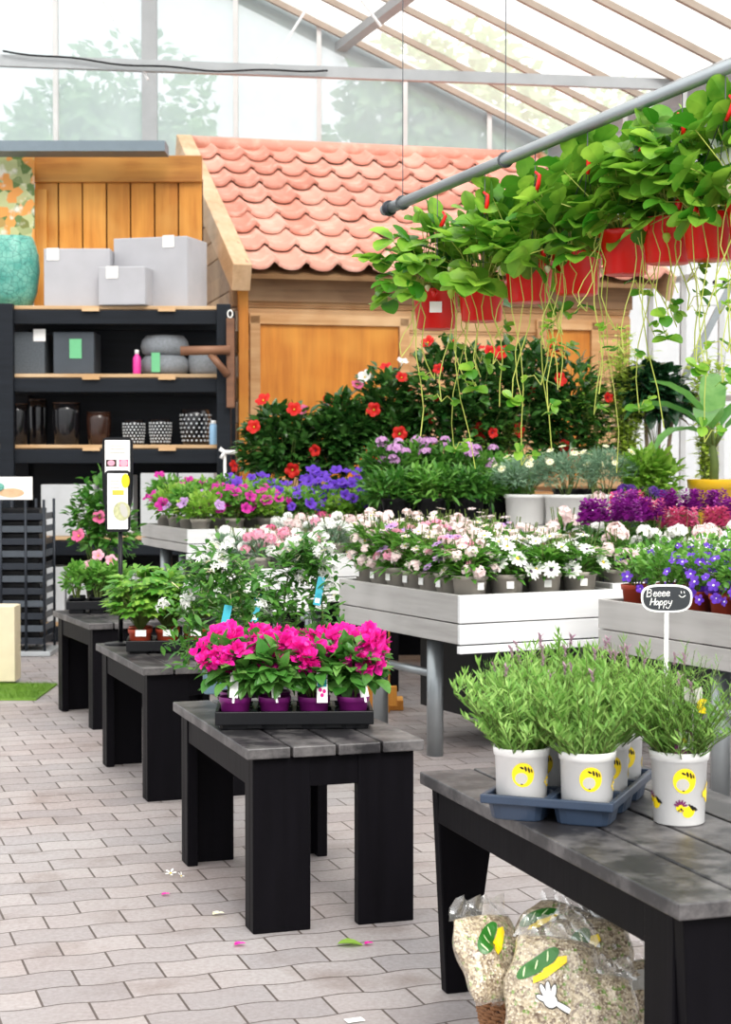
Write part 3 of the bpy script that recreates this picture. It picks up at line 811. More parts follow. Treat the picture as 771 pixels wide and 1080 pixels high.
def plant(name, label, loc, pieces, group=None, cat='plant', rz=0., sc=1.):
    t = thing(name, label, cat, loc, rz, group); t.scale = (sc, sc, sc)
    for pc in pieces:
        nm, me = pc[0], pc[1]; kw = pc[2] if len(pc) > 2 else {}
        sub = kw.pop('sub', None) if isinstance(kw, dict) else None
        o = put(nm, me, t, **kw)
        if sub:
            for s in sub: put(s[0], s[1], o, **(s[2] if len(s) > 2 else {}))
    return t
def blooms(nm, meshes, sp, R, sc=1.):
    return [(nm, R.choice(meshes), dict(loc=p, rot=q, sc=s * sc)) for p, q, s, _ in sp]
ORD = ['first', 'second', 'third', 'fourth', 'fifth', 'sixth', 'seventh', 'eighth', 'ninth', 'tenth']
# ================================================================ lavender on the near bench
def lavender_foliage(seed):
    R = random.Random(seed); mb = MB()
    for i in range(150):
        a = R.uniform(0, 2 * PI); q = R.uniform(0, 1) ** .55; b = V((.062 * q * math.cos(a), .05 * q * math.sin(a), .0))
        H = R.uniform(.18, .28) * (1 - .33 * q) * (1 if i % 4 else .6); sp = .14 * q
        pts = [b + V((sp * t * math.cos(a) * (.6 + .4 * t), sp * t * math.sin(a) * (.6 + .4 * t), H * t)) + V((R.uniform(-.006, .006), R.uniform(-.006, .006), 0)) * (t > 0) for t in (0, .35, .7, 1)]
        mb.tube(pts, [.0016, .0014, .0011, .0008], 3, 1, False)
        for k in range(17):
            t = .02 + .98 * k / 17 + R.uniform(-.03, .03); t = min(t, .999); j = min(int(t * 3), 2)
            u = t * 3 - j; p = pts[j].lerp(pts[j + 1], u) ; aa = R.uniform(0, 2 * PI)
            d = V((math.cos(aa), math.sin(aa), R.uniform(.5, 1.6)))
            mb.leaf(p, d, d.orthogonal(), R.uniform(.025, .05) * (1.15 - .4 * t), .0062, [(0, .4), (.5, 1), (1, 0)], R.uniform(-.2, .6), .2)
        if i % 3 == 0:
            for k in range(3):
                aa = R.uniform(0, 2 * PI); d = V((math.cos(aa) * .5, math.sin(aa) * .5, 1)); mb.leaf(pts[-1], d, d.orthogonal(), .03, .006, DI, .2, .2)
    return mb.mesh('foliage', [M['l_lav'], M['stem']])
lavs = [lavender_foliage(s) for s in (11, 12, 13)]
def lavbud():
    mb = MB(); R = random.Random(4)
    for i in range(9):
        a = i * 2.4; z = i * .0022; mb.leaf((0, 0, z), (math.cos(a), math.sin(a), 1.2), (0, 0, 1), .009, .006, OV, .2, .3)
    for a in (0, 2, 4): mb.leaf((0, 0, .02), (math.cos(a), math.sin(a), 1.6), (0, 0, 1), .02, .008, OV, .2, .3)
    mb.tube([(0, 0, -.05), (0, 0, .01)], .001, 4, 1)
    return mb.mesh('flower_bud', [M['f_lav'], M['stem']])
budm = lavbud()
LR, LH = .071, .165
def conep(r0, r1, h, a, z, off=.0008):
    r = r0 + (r1 - r0) * z / h + off; return V((r * math.sin(a), -r * math.cos(a), z))
def decal(shapes, r0, r1, h, a0, z0, sc, mats):
    """2-D shapes (list of (poly, mat index)) wrapped on a cone pot round angle a0, height z0"""
    mb = MB()
    for i, (poly, m) in enumerate(shapes):
        n = len(poly); c = (sum(p[0] for p in poly) / n, sum(p[1] for p in poly) / n)
        f = lambda x, y: conep(r0, r1, h, a0 + x * sc / r1, z0 + y * sc, .0007 + .00025 * i)
        b = len(mb.v); vs = [f(*c)] + [f(c[0] + (x - c[0]) * .5, c[1] + (y - c[1]) * .5) for x, y in poly] + [f(x, y) for x, y in poly]
        fs = [(0, 1 + k, 1 + (k + 1) % n) for k in range(n)] + [(1 + k, 1 + n + k, 1 + n + (k + 1) % n, 1 + (k + 1) % n) for k in range(n)]
        mb.add(vs, fs, m)
    return mb.mesh('bee_print', mats)
def ell(cx, cy, rx, ry, rot=0, n=20):
    return [(cx + rx * math.cos(t) * math.cos(rot) - ry * math.sin(t) * math.sin(rot), cy + rx * math.cos(t) * math.sin(rot) + ry * math.sin(t) * math.cos(rot)) for t in [2 * PI * k / n for k in range(n)]]
PM = [M['print_yellow'], M['print_black'], M['print_grey'], M['print_purple']]
badge = [(ell(0, 0, 1, 1.05), 0), (ell(-.15, -.3, .55, .5), 2), (ell(-.1, .62, .2, .09, -.5), 1), (ell(.22, .55, .1, .24, .25), 1), (ell(.5, .45, .09, .27, .3), 1), (ell(.74, .38, .06, .2, .35), 1), (ell(-.1, -.8, .1, .05), 1)]
beefly = [(ell(.2, -.25, .62, .5, .4), 0), (ell(.42, .12, .1, .42, .7), 1), (ell(.68, .05, .09, .38, .8), 1), (ell(.9, .0, .06, .25, .8), 1), (ell(-.6, .1, .42, .36), 0)] + \
         [(ell(-.6 + .42 * math.cos(t), .2 + .42 * math.sin(t), .08, .24, t - PI / 2), 3) for t in (.3, .8, 1.3, 1.8, 2.3, 2.8)] + [(ell(-.55, .0, .1, .12), 1), (ell(-.75, -.1, .07, .09), 1), (ell(-.4, -.12, .07, .08), 3)]
honey = [(ell(0, 0, .75, .6, 0, 4), 0), (ell(0, .1, .5, .14), 2), (ell(0, -.15, .5, .1), 2)]
def lav_pot(r, h, taper, full):
    pm = pot_mesh(r, h, M['white_plastic'], taper, .13, 36); b = r * taper; R1 = r * .945
    ds = [('bee_print', decal(badge, b, R1, h * .87, .02, h * .63, r * .4, PM)), ('bee_print', decal(honey, b, R1, h * .87, 1.25, h * .5, r * .35, PM))]
    if full: ds += [('bee_print', decal(beefly, b, R1, h * .87, .12, h * .25, r * .38, PM)), ('bee_print', decal(beefly[:5], b, R1, h * .87, 1.2, h * .42, r * .38, PM)), ('bee_print', decal(beefly, b, R1, h * .87, -1.25, h * .33, r * .36, PM))]
    return pm, ds
pmA = lav_pot(LR, LH, .86, False); pmB = lav_pot(.073, .178, .84, True)
soilL = soil_mesh(LR * .93, LH * .9); soilB = soil_mesh(.068, .16)
# navy carrying tray, two by three cells
tc_ = onz(506, 838, BZ + .062); ta = math.radians(-21); tu = V((math.cos(ta), math.sin(ta), 0)); tv = V((-math.sin(ta), math.cos(ta), 0))
tray = thing('carrying_tray', 'navy plastic carrying tray holding six lavender pots on the near bench', 'tray', (tc_.x, tc_.y, BZ + .001), ta)
cell = .165
def tray_parts(nx, ny, cell, h, mat, parent, lip=.022):
    W_, D_ = nx * cell, ny * cell; b = MB()
    for x0, x1, y0, y1 in ((0, W_, 0, .014), (0, W_, D_ - .014, D_), (0, .014, .014, D_ - .014), (W_ - .014, W_, .014, D_ - .014)):
        b.box(((x0 + x1) / 2, (y0 + y1) / 2, h - lip / 2), (x1 - x0, y1 - y0, lip))
    for i in range(1, nx): b.box((i * cell, D_ / 2, h - .004), (.02, D_ - .03, .006))
    for j in range(1, ny): b.box((W_ / 2, j * cell, h - .0045), (W_ - .03, .02, .006))
    obj('rim', b, mat, parent, bevel=.003)
    for i in range(nx):
        for j in range(ny):
            c = MB(); s = cell * .47
            c.lathe([(s * .82, 0), (s * .84, .003), (s * .98, h - .006), (s * .93, h - .006), (s * .8, .008), (0, .008)], 28, ((i + .5) * cell, (j + .5) * cell, 0), sq=5)
            obj('cell', c, mat, parent)
tray_parts(2, 3, cell, .062, M['navy_plastic'], tray)
R2 = random.Random(21)
names = [['front left in the navy tray', 'front right in the navy tray'], ['middle left in the navy tray', 'middle right in the navy tray, honeycomb print showing'], ['back left in the navy tray', 'back right in the navy tray']]
def buds(n, R, z): 
    out = []
    for i in range(n):
        a = R.uniform(0, 2 * PI); q = R.uniform(.2, 1); out.append(('flower_bud', budm, dict(loc=(.11 * q * math.cos(a), .11 * q * math.sin(a), z + .225 - .06 * q + R.uniform(0, .04)), sc=1., rot=(R.uniform(-.2, .2), R.uniform(-.2, .2), 0))))
    return out
for j in range(3):
    for i in range(2):
        p = V((tc_.x, tc_.y, BZ + .009)) + tu * cell * (i + .5) + tv * cell * (j + .5)
        k = (i + 2 * j) % 3; rz = R2.uniform(-.1, .15) if i + j < 2 else .2
        plant('potted_lavender', 'lavender in white bee print pot, ' + names[j][i], p,
              [('pot', pmA[0], dict(sub=[(a, b) for a, b in pmA[1]])), ('soil', soilL), ('foliage', lavs[k], dict(loc=(0, 0, LH * .88), rot=(0, 0, R2.uniform(0, 6)), sc=(.98, .98, 1)))] + buds(5, R2, LH * .85), 'lavender pots', rz=rz)
p = onz(716, 867, BZ)
def purple_tag():
    mb = MB(); R = Matrix.Rotation(-.12, 3, 'X'); mb.box((0, 0, .03), (.045, .002, .06), R); mb.box((0, -.0022, .034), (.028, .002, .042), R, 1)
    mb.prism(ell(0, .036, .007, .007), .001, Matrix.Translation((0, -.0035, 0)) @ Matrix.Rotation(PI / 2, 4, 'X') @ Matrix.Translation((0, 0, 0)), 2)
    mb.box((0, 0, -.02), (.012, .002, .05), R)
    return mb.mesh('plant_label', [M['print_purple'], M['paper'], M['yellow']])
def butterfly():
    mb = MB()
    for sx in (-1, 1):
        mb.leaf((0, 0, .0), (sx * .5, 0, 1), (0, -1, 0), .045, .028, OV, .1, .1); 
    mb.leaf((.01, -.003, -.005), (.6, 0, -.5), (0, -1, 0), .028, .02, OV, .1, .1, 1); mb.leaf((.01, -.003, -.0), (.8, 0, .3), (0, -1, 0), .025, .016, OV, .1, .1, 1)
    mb.tube([(0, 0, -.11), (0, 0, .03)], .0018, 5)
    return mb.mesh('decorative_pick', [M['print_grey'], M['print_yellow']])
plant('potted_lavender', 'lavender in tall white bee pot standing alone beside the navy tray, with purple label', p,
      [('pot', pmB[0], dict(sub=[(a, b) for a, b in pmB[1]])), ('soil', soilB), ('foliage', lavs[1], dict(loc=(0, 0, .155), rot=(0, 0, 2.), sc=1.02)),
       ('plant_label', purple_tag(), dict(loc=(.0, -.06, .175))), ('decorative_pick', butterfly(), dict(loc=(.018, -.075, .3)))] + buds(4, R2, .15), 'lavender pots')
# chalk sign
p = at(703, 631, 4.62); sgn = thing('chalk_sign', 'small white framed chalkboard sign on a stick, standing among the lavender', 'sign', (p.x, p.y, BZ + .17), math.radians(-3))
zc = p.z - BZ - .17
def sup(rx, ry, n=40, e=3.2, bow=.0):
    out = []
    for k in range(n):
        a = 2 * PI * k / n; c, s_ = math.cos(a), math.sin(a)
        x = rx * abs(c) ** (2 / e) * (1 if c > 0 else -1); y = ry * abs(s_) ** (2 / e) * (1 if s_ > 0 else -1)
        out.append((x * (1 - .06 * (y / ry < 0) * abs(y / ry)), y))
    return out
up = Matrix.Translation((0, 0, zc)) @ Matrix.Rotation(PI / 2, 4, 'X')
b = MB(); b.prism(sup(.069, .038), .005, up); obj('frame', b, M['white_plastic'], sgn)
b = MB(); b.prism(sup(.0635, .0325), .002, Matrix.Translation((0, -.005, 0)) @ up); board = obj('board', b, M['chalk'], sgn)
b = MB(); b.box((0, -.001, zc / 2 - .03), (.011, .005, zc - .02)); obj('stick', b, M['white_plastic'], sgn)
G = {'B': [[(0, 0), (0, 1)], [(0, 1), (.45, .95), (.5, .7), (.1, .55), (.55, .45), (.5, .1), (0, 0)]],
     'e': [[(0, .28), (.42, .36), (.4, .55), (.18, .62), (0, .35), (.08, .05), (.3, 0), (.5, .15)]],
     'H': [[(.05, 0), (.15, 1)], [(.6, 0), (.65, 1)], [(0, .45), (.75, .55)]],
     'a': [[(.42, .5), (.2, .6), (0, .3), (.12, 0), (.38, .25), (.42, .55), (.42, .05), (.55, .05)]],
     'p': [[(.05, .6), (.0, -.45)], [(.03, .4), (.25, .62), (.42, .4), (.3, .05), (.03, .1)]],
     'y': [[(0, .6), (.1, .2), (.35, .2)], [(.45, .65), (.35, 0), (.1, -.45), (-.25, -.35), (-.2, -.2)]]}
tx = MB()
def write(s, x, y, h, slope):
    for ch in s:
        for st in G[ch]:
            pts = [(x + (q[0] + .12 * q[1]) * h, y + slope * (x + .05) + q[1] * h) for q in st]
            tx.tube([(a, -.0078, zc + b_) for a, b_ in pts], .0013, 5)
        x += h * (.72 if ch in 'BH' else .58)
write('B', -.054, .004, .021, .03); write('eeee', -.037, .005, .02, .03); write('Happy', -.046, -.019, .02, .02)
for q in (0, .008): tx.tube([(.038 + q, -.0078, zc + .02), (.039 + q, -.0078, zc + .014)], .0012, 5)
tx.tube([(.032 + .006 * k, -.0078, zc + .009 - .006 * math.sin(PI * k / 3)) for k in range(4)], .0012, 5)
obj('lettering', tx, M['paper'], board)

# ================================================================ bougainvillea tray on the middle table
brs = [fl_bract(s, 16, .05, 'f_magenta') for s in (1, 2, 3)]
bl = [bush(s, 190, (0, 0, .085), (.12, .12, .11), .072, .048, 'l_boug', OV, -.01, 7, .4, .25, .6, 4, .0025, -.7) for s in (31, 32, 33)]
bp = pot_mesh(.056, .095, M['purple_pot'], .75, .2)
bt = onz(226, 772, TZ); ba = math.radians(3)
btray = thing('carrying_tray', 'black plastic tray of eight bougainvilleas on the middle table', 'tray', (bt.x, bt.y + .02, TZ + .001), ba)
bc = .133
tray_parts(4, 2, bc, .062, M['black_plastic'], btray, .045)
b = MB(); b.box((2 * bc, bc, .006), (4 * bc - .05, 2 * bc - .04, .01)); b.box((2 * bc, .02, .02), (4 * bc - .05, .006, .036)); obj('base', b, M['black_plastic'], btray, bevel=.004)
R2 = random.Random(44)
lab = tag_mesh(.028, .085); lab2 = tag_mesh(.034, .095)
tl_ = MB(); tl_.box((0, -.0005, .047), (.036, .002, .1)); tl_.box((0, -.0018, .07), (.03, .001, .04), None, 1); 
for (x, z) in ((-.006, .04), (.007, .035), (0, .022)): tl_.prism(ell(0, 0, .006, .007), .001, Matrix.Translation((x, -.001, z)) @ Matrix.Rotation(PI / 2, 4, 'X'), 2)
teal_lab = tl_.mesh('plant_label', [M['paper'], M['teal_tag'], M['f_magenta']])
for j in range(2):
    for i in range(4):
        p = V((bt.x, bt.y + .02, TZ + .012)) + V((math.cos(ba), math.sin(ba), 0)) * bc * (i + .5) + V((-math.sin(ba), math.cos(ba), 0)) * bc * (j + .5)
        pcs = [('pot', bp), ('foliage', bl[(i + j) % 3], dict(loc=(0, 0, .09), rot=(0, 0, R2.uniform(0, 6))))]
        for n_ in range(11):
            a = R2.uniform(0, 2 * PI); q = R2.uniform(.1, 1) ** .6
            pcs.append(('bract_cluster', R2.choice(brs), dict(loc=(.105 * q * math.cos(a), .1 * q * math.sin(a), .262 + R2.uniform(-.05, .035) - .03 * q), rot=(R2.uniform(-.5, .5), R2.uniform(-.5, .5), R2.uniform(0, 6)), sc=R2.uniform(.75, 1.1))))
        if j == 0:
            if i == 2: pcs.append(('plant_label', teal_lab, dict(loc=(.03, -.078, .085), rot=(-.1, 0, .1))))
            else: pcs.append(('plant_label', lab, dict(loc=((.0, .01, 0, .04)[i], -.075, .1), rot=(-.1, R2.uniform(-.15, .15), .2))))
        plant('potted_bougainvillea', 'magenta bougainvillea, %s from left in the %s row of the black tray' % (ORD[i], ('front', 'back')[j]), p, pcs, 'bougainvilleas in the tray')

# ================================================================ star jasmines behind
jas_f = [fl_star(s, 9, .035, .024, 'f_white') for s in (1, 2, 3)]
def jasmine(seed, w, h):
    R = random.Random(seed); mb = MB(); hoop = []
    for k in range(21):
        a = PI * k / 20; hoop.append(V((-w * math.cos(a), .02 * math.sin(a * 3), .05 + (h - .05) * math.sin(a) ** .75)))
    mb.tube(hoop, .004, 5, 1)
    for i in range(800):
        k = R.randrange(20); p = hoop[k].lerp(hoop[k + 1], R.random()) + V((R.gauss(0, .045), R.gauss(0, .045), R.gauss(0, .04)))
        p.z = max(p.z, .04); d = V((R.uniform(-1, 1), R.uniform(-1, .6), R.uniform(-.4, .8)))
        mb.leaf(p, d, V((R.uniform(-.4, .4), R.uniform(-.6, .2), 1)), R.uniform(.035, .062), .021, LA, .5, .2)
    for i in range(70):   # slender buds and shoots
        k = R.randrange(3, 18); p = hoop[k] + V((R.gauss(0, .04), R.gauss(0, .04), R.gauss(0, .03))); d = V((R.uniform(-1, 1), R.uniform(-.8, .5), R.uniform(0, 1))).normalized()
        mb.tube([p, p + d * R.uniform(.02, .04)], [.0012, .002], 4, 2)
    return mb.mesh('foliage', [M['l_deep'], M['stem'], M['f_cream']]), hoop
jp = pot_mesh(.062, .115, M['blue_pot'], .85, .1, 28, 6)
tt = MB(); tt.box((0, 0, .06), (.03, .0015, .12)); tt.box((0, -.001, .02), (.02, .001, .02), None, 1); tealtag = tt.mesh('plant_label', [M['teal_tag'], M['paper']])
tyb = (('star jasmine on a hoop, leftmost, blue grey pot at the table corner', 229, 731, 11, .11, .44, 1), ('star jasmine on a hoop, middle one behind the bougainvilleas', 262, 712, 8, .07, .33, 2), ('star jasmine on a hoop, right one behind the bougainvilleas', 320, 712, 13, .085, .46, 3))
for labl, px, py, n_, w_, h_, sd_ in tyb:
    R2 = random.Random(sd_ + 60); me, hoop = jasmine(sd_ + 50, w_, h_); p = onz(px, py, TZ); p.z += .001
    pcs = [('pot', jp), ('foliage', me, dict(loc=(0, 0, .06)))]
    for i in range(n_):
        q = hoop[R2.randrange(3, 18)] + V((R2.gauss(0, .04), -.03 + R2.gauss(0, .03), .06 + R2.gauss(0, .03)))
        pcs.append(('flower_cluster', R2.choice(jas_f), dict(loc=q, rot=(R2.uniform(-.8, .8), R2.uniform(-.8, .8), R2.uniform(0, 6)), sc=R2.uniform(.7, 1.25))))
    pcs.append(('plant_label', tealtag, dict(loc=(.02 if sd_ != 3 else .05, -.08, .23 if sd_ != 3 else .3), rot=(-.2, .2, 0))))
    plant('potted_jasmine', labl, p, pcs, 'star jasmines', rz=.1)

# ================================================================ lobed leaf plants (second table), sign stand, small leafy plants
def lobed(seed, n, r, h):
    R = random.Random(seed); mb = MB()
    for i in range(n):
        d = rdir(R, -.15); p = V((d.x * r, d.y * r, h * .45 + d.z * h * .5)) * R.uniform(.6, 1); p.z = max(p.z, .0)
        o = V((d.x, d.y, R.uniform(-.2, .3))); nn = V((d.x * .6, d.y * .6 - .2, 1)); S = R.uniform(.05, .085)
        x = o.normalized().cross(nn).normalized()
        for a in (-1.15, -.6, 0, .6, 1.15):
            e = o.normalized() * math.cos(a) + x * math.sin(a); mb.leaf(p, e, nn, S * (1 - .28 * abs(a)), S * .5, [(0, .25), (.35, .9), (.6, .8), (1, 0)], .45, .1)
        mb.tube([V((0, 0, 0)), p * .6 + V((0, 0, .02)), p], .0016, 3, 1, False)
    return mb.mesh('foliage', [M['l_lobed'], M['stem']])
lob = [lobed(s, 105, .15, .33) for s in (1, 2, 3)]
tp_ = pot_mesh(.058, .1, M['terracotta'], .76, .2)
wt = MB(); wt.box((0, 0, 0), (.05, .003, .03)); wtm = wt.mesh('price_label', M['paper'])
c3 = onz(133, 690, TZ); a3 = math.radians(6)
t3 = thing('carrying_tray', 'black plastic tray of lobed leaf plants on the second table', 'tray', (c3.x, c3.y, TZ + .001), a3)
tray_parts(3, 2, .128, .06, M['black_plastic'], t3, .05)
R2 = random.Random(70)
for j in range(2):
    for i in range(3):
        p = V((c3.x, c3.y, TZ + .012)) + V((math.cos(a3), math.sin(a3), 0)) * .128 * (i + .5) + V((-math.sin(a3), math.cos(a3), 0)) * .128 * (j + .5)
        pcs = [('pot', tp_), ('foliage', lob[(i + j) % 3], dict(loc=(0, 0, .085), rot=(0, 0, R2.uniform(0, 6))))]
        if j == 0: pcs.append(('price_label', wtm, dict(loc=(.01, -.057, .085))))
        plant('potted_leafy_plant', 'lobed leaf plant in terracotta pot, %s from left in the %s row of its tray' % (ORD[i], ('front', 'back')[j]), p, pcs, 'lobed leaf plants')
# sign stand
p = at(127, 560, 8.35); st = thing('sign_stand', 'black stand with two plant info cards rising behind the lobed leaf plants', 'sign', (p.x, p.y, TZ), .05)
def sgz(y): return at(127, y, 8.35).z - TZ
b = MB(); b.tube([(0, 0, .01), (0, 0, sgz(555))], .011, 10); obj('pole', b, M['black_plastic'], st, True)
b = MB(); b.lathe([(.08, 0), (.08, .008), (.02, .016), (0, .016)], 24); obj('foot', b, M['black_plastic'], st, True)
b = MB(); b.box((0, 0, sgz(556)), (.05, .03, .03)); obj('clamp', b, M['galv'], st, bevel=.003)
for k, (x0, x1, y0, y1, dy) in enumerate(((107, 140, 461, 535, .03), (110.5, 138.5, 496, 561, -.012))):
    A = at(x0, y0, 8.35); B = at(x1, y1, 8.35); cx, cz = (A.x + B.x) / 2 - p.x, (A.z + B.z) / 2 - TZ; w_, h_ = B.x - A.x, A.z - B.z
    fr = MB(); fr.prism([(x + cx, z) for x, z in sup(w_ / 2, h_ / 2, 40, 9)], .014, Matrix.Translation((0, dy + .007, cz)) @ Matrix.Rotation(PI / 2, 4, 'X')); f = obj('card_frame', fr, M['black_plastic'], st)
    cdm = MB(); cdm.box((cx, dy - .0085, cz), (w_ - .03, .002, h_ - .03)); cr = obj('info_card', cdm, M['paper'], st)
    yy = dy - .0105
    def blk(nm, x, z, a, b_, m):
        pr = MB(); pr.box((cx + x * w_, yy, cz + z * h_), (a * w_, .001, b_ * h_)); obj(nm, pr, m, cr)
    def dot(nm, poly, m, off=0.):
        pr = MB(); pr.prism([(x + cx, z) for x, z in poly], .001, Matrix.Translation((0, yy - off, cz)) @ Matrix.Rotation(PI / 2, 4, 'X')); obj(nm, pr, m, cr)
    if k == 0:
        for i in range(3): blk('printed_line', 0, .38 - .05 * i, .5, .018, M['print_grey'])
        blk('printed_photo', -.2, .13, .34, .1, M['glaze_brown']); blk('printed_photo', .2, .13, .3, .1, M['f_rose'])
        dot('printed_flower', ell(.2 * w_, .13 * h_, .02, .018), M['f_pink'], .001); dot('printed_flower', ell(-.2 * w_, .13 * h_, .018, .014), M['f_pink'], .001)
    else:
        for i in range(3): blk('printed_line', -.1, .33 - .055 * i, .36, .018, M['print_grey'])
        blk('printed_banner', .02, .14, .44, .08, plain('print_orange', 'f0b440'))
        dot('printed_flower', ell(.3 * w_, .33 * h_, .02, .035), M['print_yellow'])
        dot('printed_photo', ell(.02, -.16 * h_, .042, .047), plain('print_olive', 'b8b890', .5, .4, 0, .3, 60))
        dot('printed_bottle', ell(.03, -.15 * h_, .017, .035, .3), M['print_grey'], .001)
# farthest table: tray of small leafy plants and one tall flowering climber
c4 = onz(70, 648, TZ); a4 = math.radians(8)
t4 = thing('carrying_tray', 'black plastic tray of small leafy plants on the farthest table', 'tray', (c4.x, c4.y, TZ + .001), a4)
tray_parts(3, 2, .12, .075, M['black_plastic'], t4, .05)
sm = [bush(s, 190, (0, 0, .1), (.09, .09, .1), .035, .02, 'l_mid', LA, 0, 6, .3, .5, .4, 3) for s in (81, 82)]
sp_ = pot_mesh(.05, .085, M['black_plastic'], .76, .2)
for j in range(2):
    for i in range(3):
        p = V((c4.x, c4.y, TZ + .012)) + V((math.cos(a4), math.sin(a4), 0)) * .12 * (i + .5) + V((-math.sin(a4), math.cos(a4), 0)) * .12 * (j + .5)
        plant('potted_bedding_plant', 'small leafy plant, %s from left in the %s row of the farthest tray' % (ORD[i], ('front', 'back')[j]), p, [('pot', sp_), ('foliage', sm[(i + j) % 2], dict(loc=(0, 0, .07), rot=(0, 0, R2.uniform(0, 6)), sc=1.15))], 'small leafy plants')
trp = fl_trumpet(.035, 'f_pink', 'f_eye'); trr = fl_trumpet(.04, 'f_rose', 'f_eye')
p = V((c4.x + .12, c4.y + .46, TZ + .001))
R2 = random.Random(90)
plant('potted_dipladenia', 'bushy climber with pale pink flowers behind the farthest tray', p,
      [('pot', pot_mesh(.09, .16, M['black_plastic'])), ('foliage', bush(91, 800, (0, 0, .42), (.24, .18, .36), .06, .036, 'l_deep', OV, .0, 9, .3, .2, .5, 5, .004), dict(loc=(0, 0, .1)))] +
      [('flower', trp if i % 3 else trr, dict(loc=(x, -.16, z), rot=Euler((1.1, 0, x * 3)), sc=1.1)) for i, (x, z) in enumerate(((.03, .56), (.02, .33), (.1, .3), (-.1, .45), (.12, .63), (-.03, .27)))])
# ================================================================ raised flower benches
def flower_bench(label, origin, ang, W_, L_, ztop, hh, legs=True, dark=True, ys=None):
    """origin: near left corner of the box, ang: rotation of the box"""
    t = thing('flower_bench', label, 'bench', (origin[0], origin[1], 0), math.radians(ang))
    z0 = ztop - hh; th = .022
    for i in range(2):
        z = z0 + hh * (.5 * i + .25) + (0 if i else .02)
        hgt = hh / 2 - .006 if i else hh / 2 - .046
        b = MB(); b.box((W_ / 2, th / 2, z), (W_, th, hgt)); obj('front_board', b, M['board_white'], t, bevel=.003)
        b = MB(); b.box((th / 2, L_ / 2 + th / 2, z), (th, L_ - th, hgt)); obj('side_board', b, M['board_shade_grey'], t, bevel=.003)
        b = MB(); b.box((W_ - th / 2, L_ / 2 + th / 2, z), (th, L_ - th, hgt)); obj('side_board', b, M['board_shade_grey'], t, bevel=.003)
        b = MB(); b.box((W_ / 2, L_ - th / 2, z), (W_ - 2 * th - .004, th, hgt)); obj('back_board', b, M['board_shade_grey'], t, bevel=.003)
    b = MB(); b.box((W_ / 2, -.004, z0 + .018), (W_ + .02, .03, .036)); obj('bottom_rail', b, M['white_metal'], t, bevel=.003)
    b = MB(); b.box((W_ / 2, L_ / 2, ztop - .06), (W_ - 2 * th - .006, L_ - 2 * th - .006, .02)); obj('bed', b, M['slate'], t)
    if legs:
        for y in ys or (.42, L_ - .3):
            for x in (.1, W_ - .1):
                b = MB(); b.tube([(x, y, 0), (x, y, z0 + .02)], .042, 14); obj('leg', b, M['galv'], t, True)
        for x in (.1, W_ - .1):
            b = MB(); b.tube([(x, .42, z0 - .15), (x, L_ - .3, z0 - .15)], .022, 8); obj('stretcher', b, M['galv'], t, True)
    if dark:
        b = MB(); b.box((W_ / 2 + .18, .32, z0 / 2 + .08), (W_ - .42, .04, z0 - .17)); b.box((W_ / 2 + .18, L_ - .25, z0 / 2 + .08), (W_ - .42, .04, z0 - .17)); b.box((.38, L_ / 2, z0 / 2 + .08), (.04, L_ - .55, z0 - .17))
        obj('dark_fill', b, M['black_plastic'], t)  # black panels added to fill the dark void under the bench
    return t
def frame(o, ang):
    a = math.radians(ang); return lambda x, y, z=0: V((o[0] + x * math.cos(a) - y * math.sin(a), o[1] + x * math.sin(a) + y * math.cos(a), z))
A1 = 27; Z1 = .85
o1 = at(485, 628, 8.2); O1 = (o1.x, o1.y); W1, L1 = .9, 1.32
flower_bench('white flower bench, sides shaded grey, full of daisies, beside the big lavender pots', O1, A1, W1, L1, Z1, .285)
F1 = frame(O1, A1)
o2 = at(631, 632, 8.0); a2 = math.radians(A1); L2 = 1.5
O2 = (o2.x + math.sin(a2) * L2, o2.y - math.cos(a2) * L2)
flower_bench('shaded grey flower bench at the right edge, holding terracotta pots and violet flowers', O2, A1, .9, L2, Z1, .285, True, False, (.1, L2 - .78))
F2 = frame(O2, A1)
o3 = at(343, 584, 10.6); O3 = (o3.x, o3.y); Z3 = o3.z
flower_bench('white flower bench with pink and white dianthus, behind the jasmines', O3, A1, .5, 1.1, Z3, .3)
flower_bench('shaded grey flower bench of dianthus, at the left of the white one behind the jasmines', (at(262, 600, 9.9).x, 9.9), A1, .5, .75, Z3 - .05, .26); F3b = frame((at(262, 600, 9.9).x, 9.9), A1)
F3 = frame(O3, A1)
o4 = at(198, 558, 11.2); O4 = (o4.x, o4.y); Z4 = o4.z
flower_bench('white flower bench of petunias in front of the shelving', O4, 22, .95, 1.2, Z4, .2)
F4 = frame(O4, 22)
c5 = F1(W1 + .06, .1); O5 = (c5.x, c5.y); flower_bench('flower bench of stocks behind the violet flowers at the right', O5, A1, 1.25, 1.3, Z1 + .02, .28); F5 = frame(O5, A1)
ZR = 1.06
rb_ = thing('display_stand', 'rear display stand under the red flowered climbers and phlox', 'stand', (-.72, 12.75, 0), 0)
for x0, W_ in ((0, 3.5), ):
    b = MB(); b.box((W_ / 2, .6, ZR - .02), (W_, 1.4, .04)); obj('top', b, M['board_shade_grey'], rb_, bevel=.004)
    for x in (.1, W_ / 2, W_ - .1):
        for y in (0, 1.2):
            b = MB(); b.box((x, y, ZR / 2 - .02), (.08, .08, ZR - .04)); obj('leg', b, M['black_wood'], rb_, bevel=.004)
    b = MB(); b.box((W_ / 2, -.1, ZR / 2 - .05), (W_ - .1, .03, ZR - .2)); obj('front_panel', b, M['black_wood'], rb_)
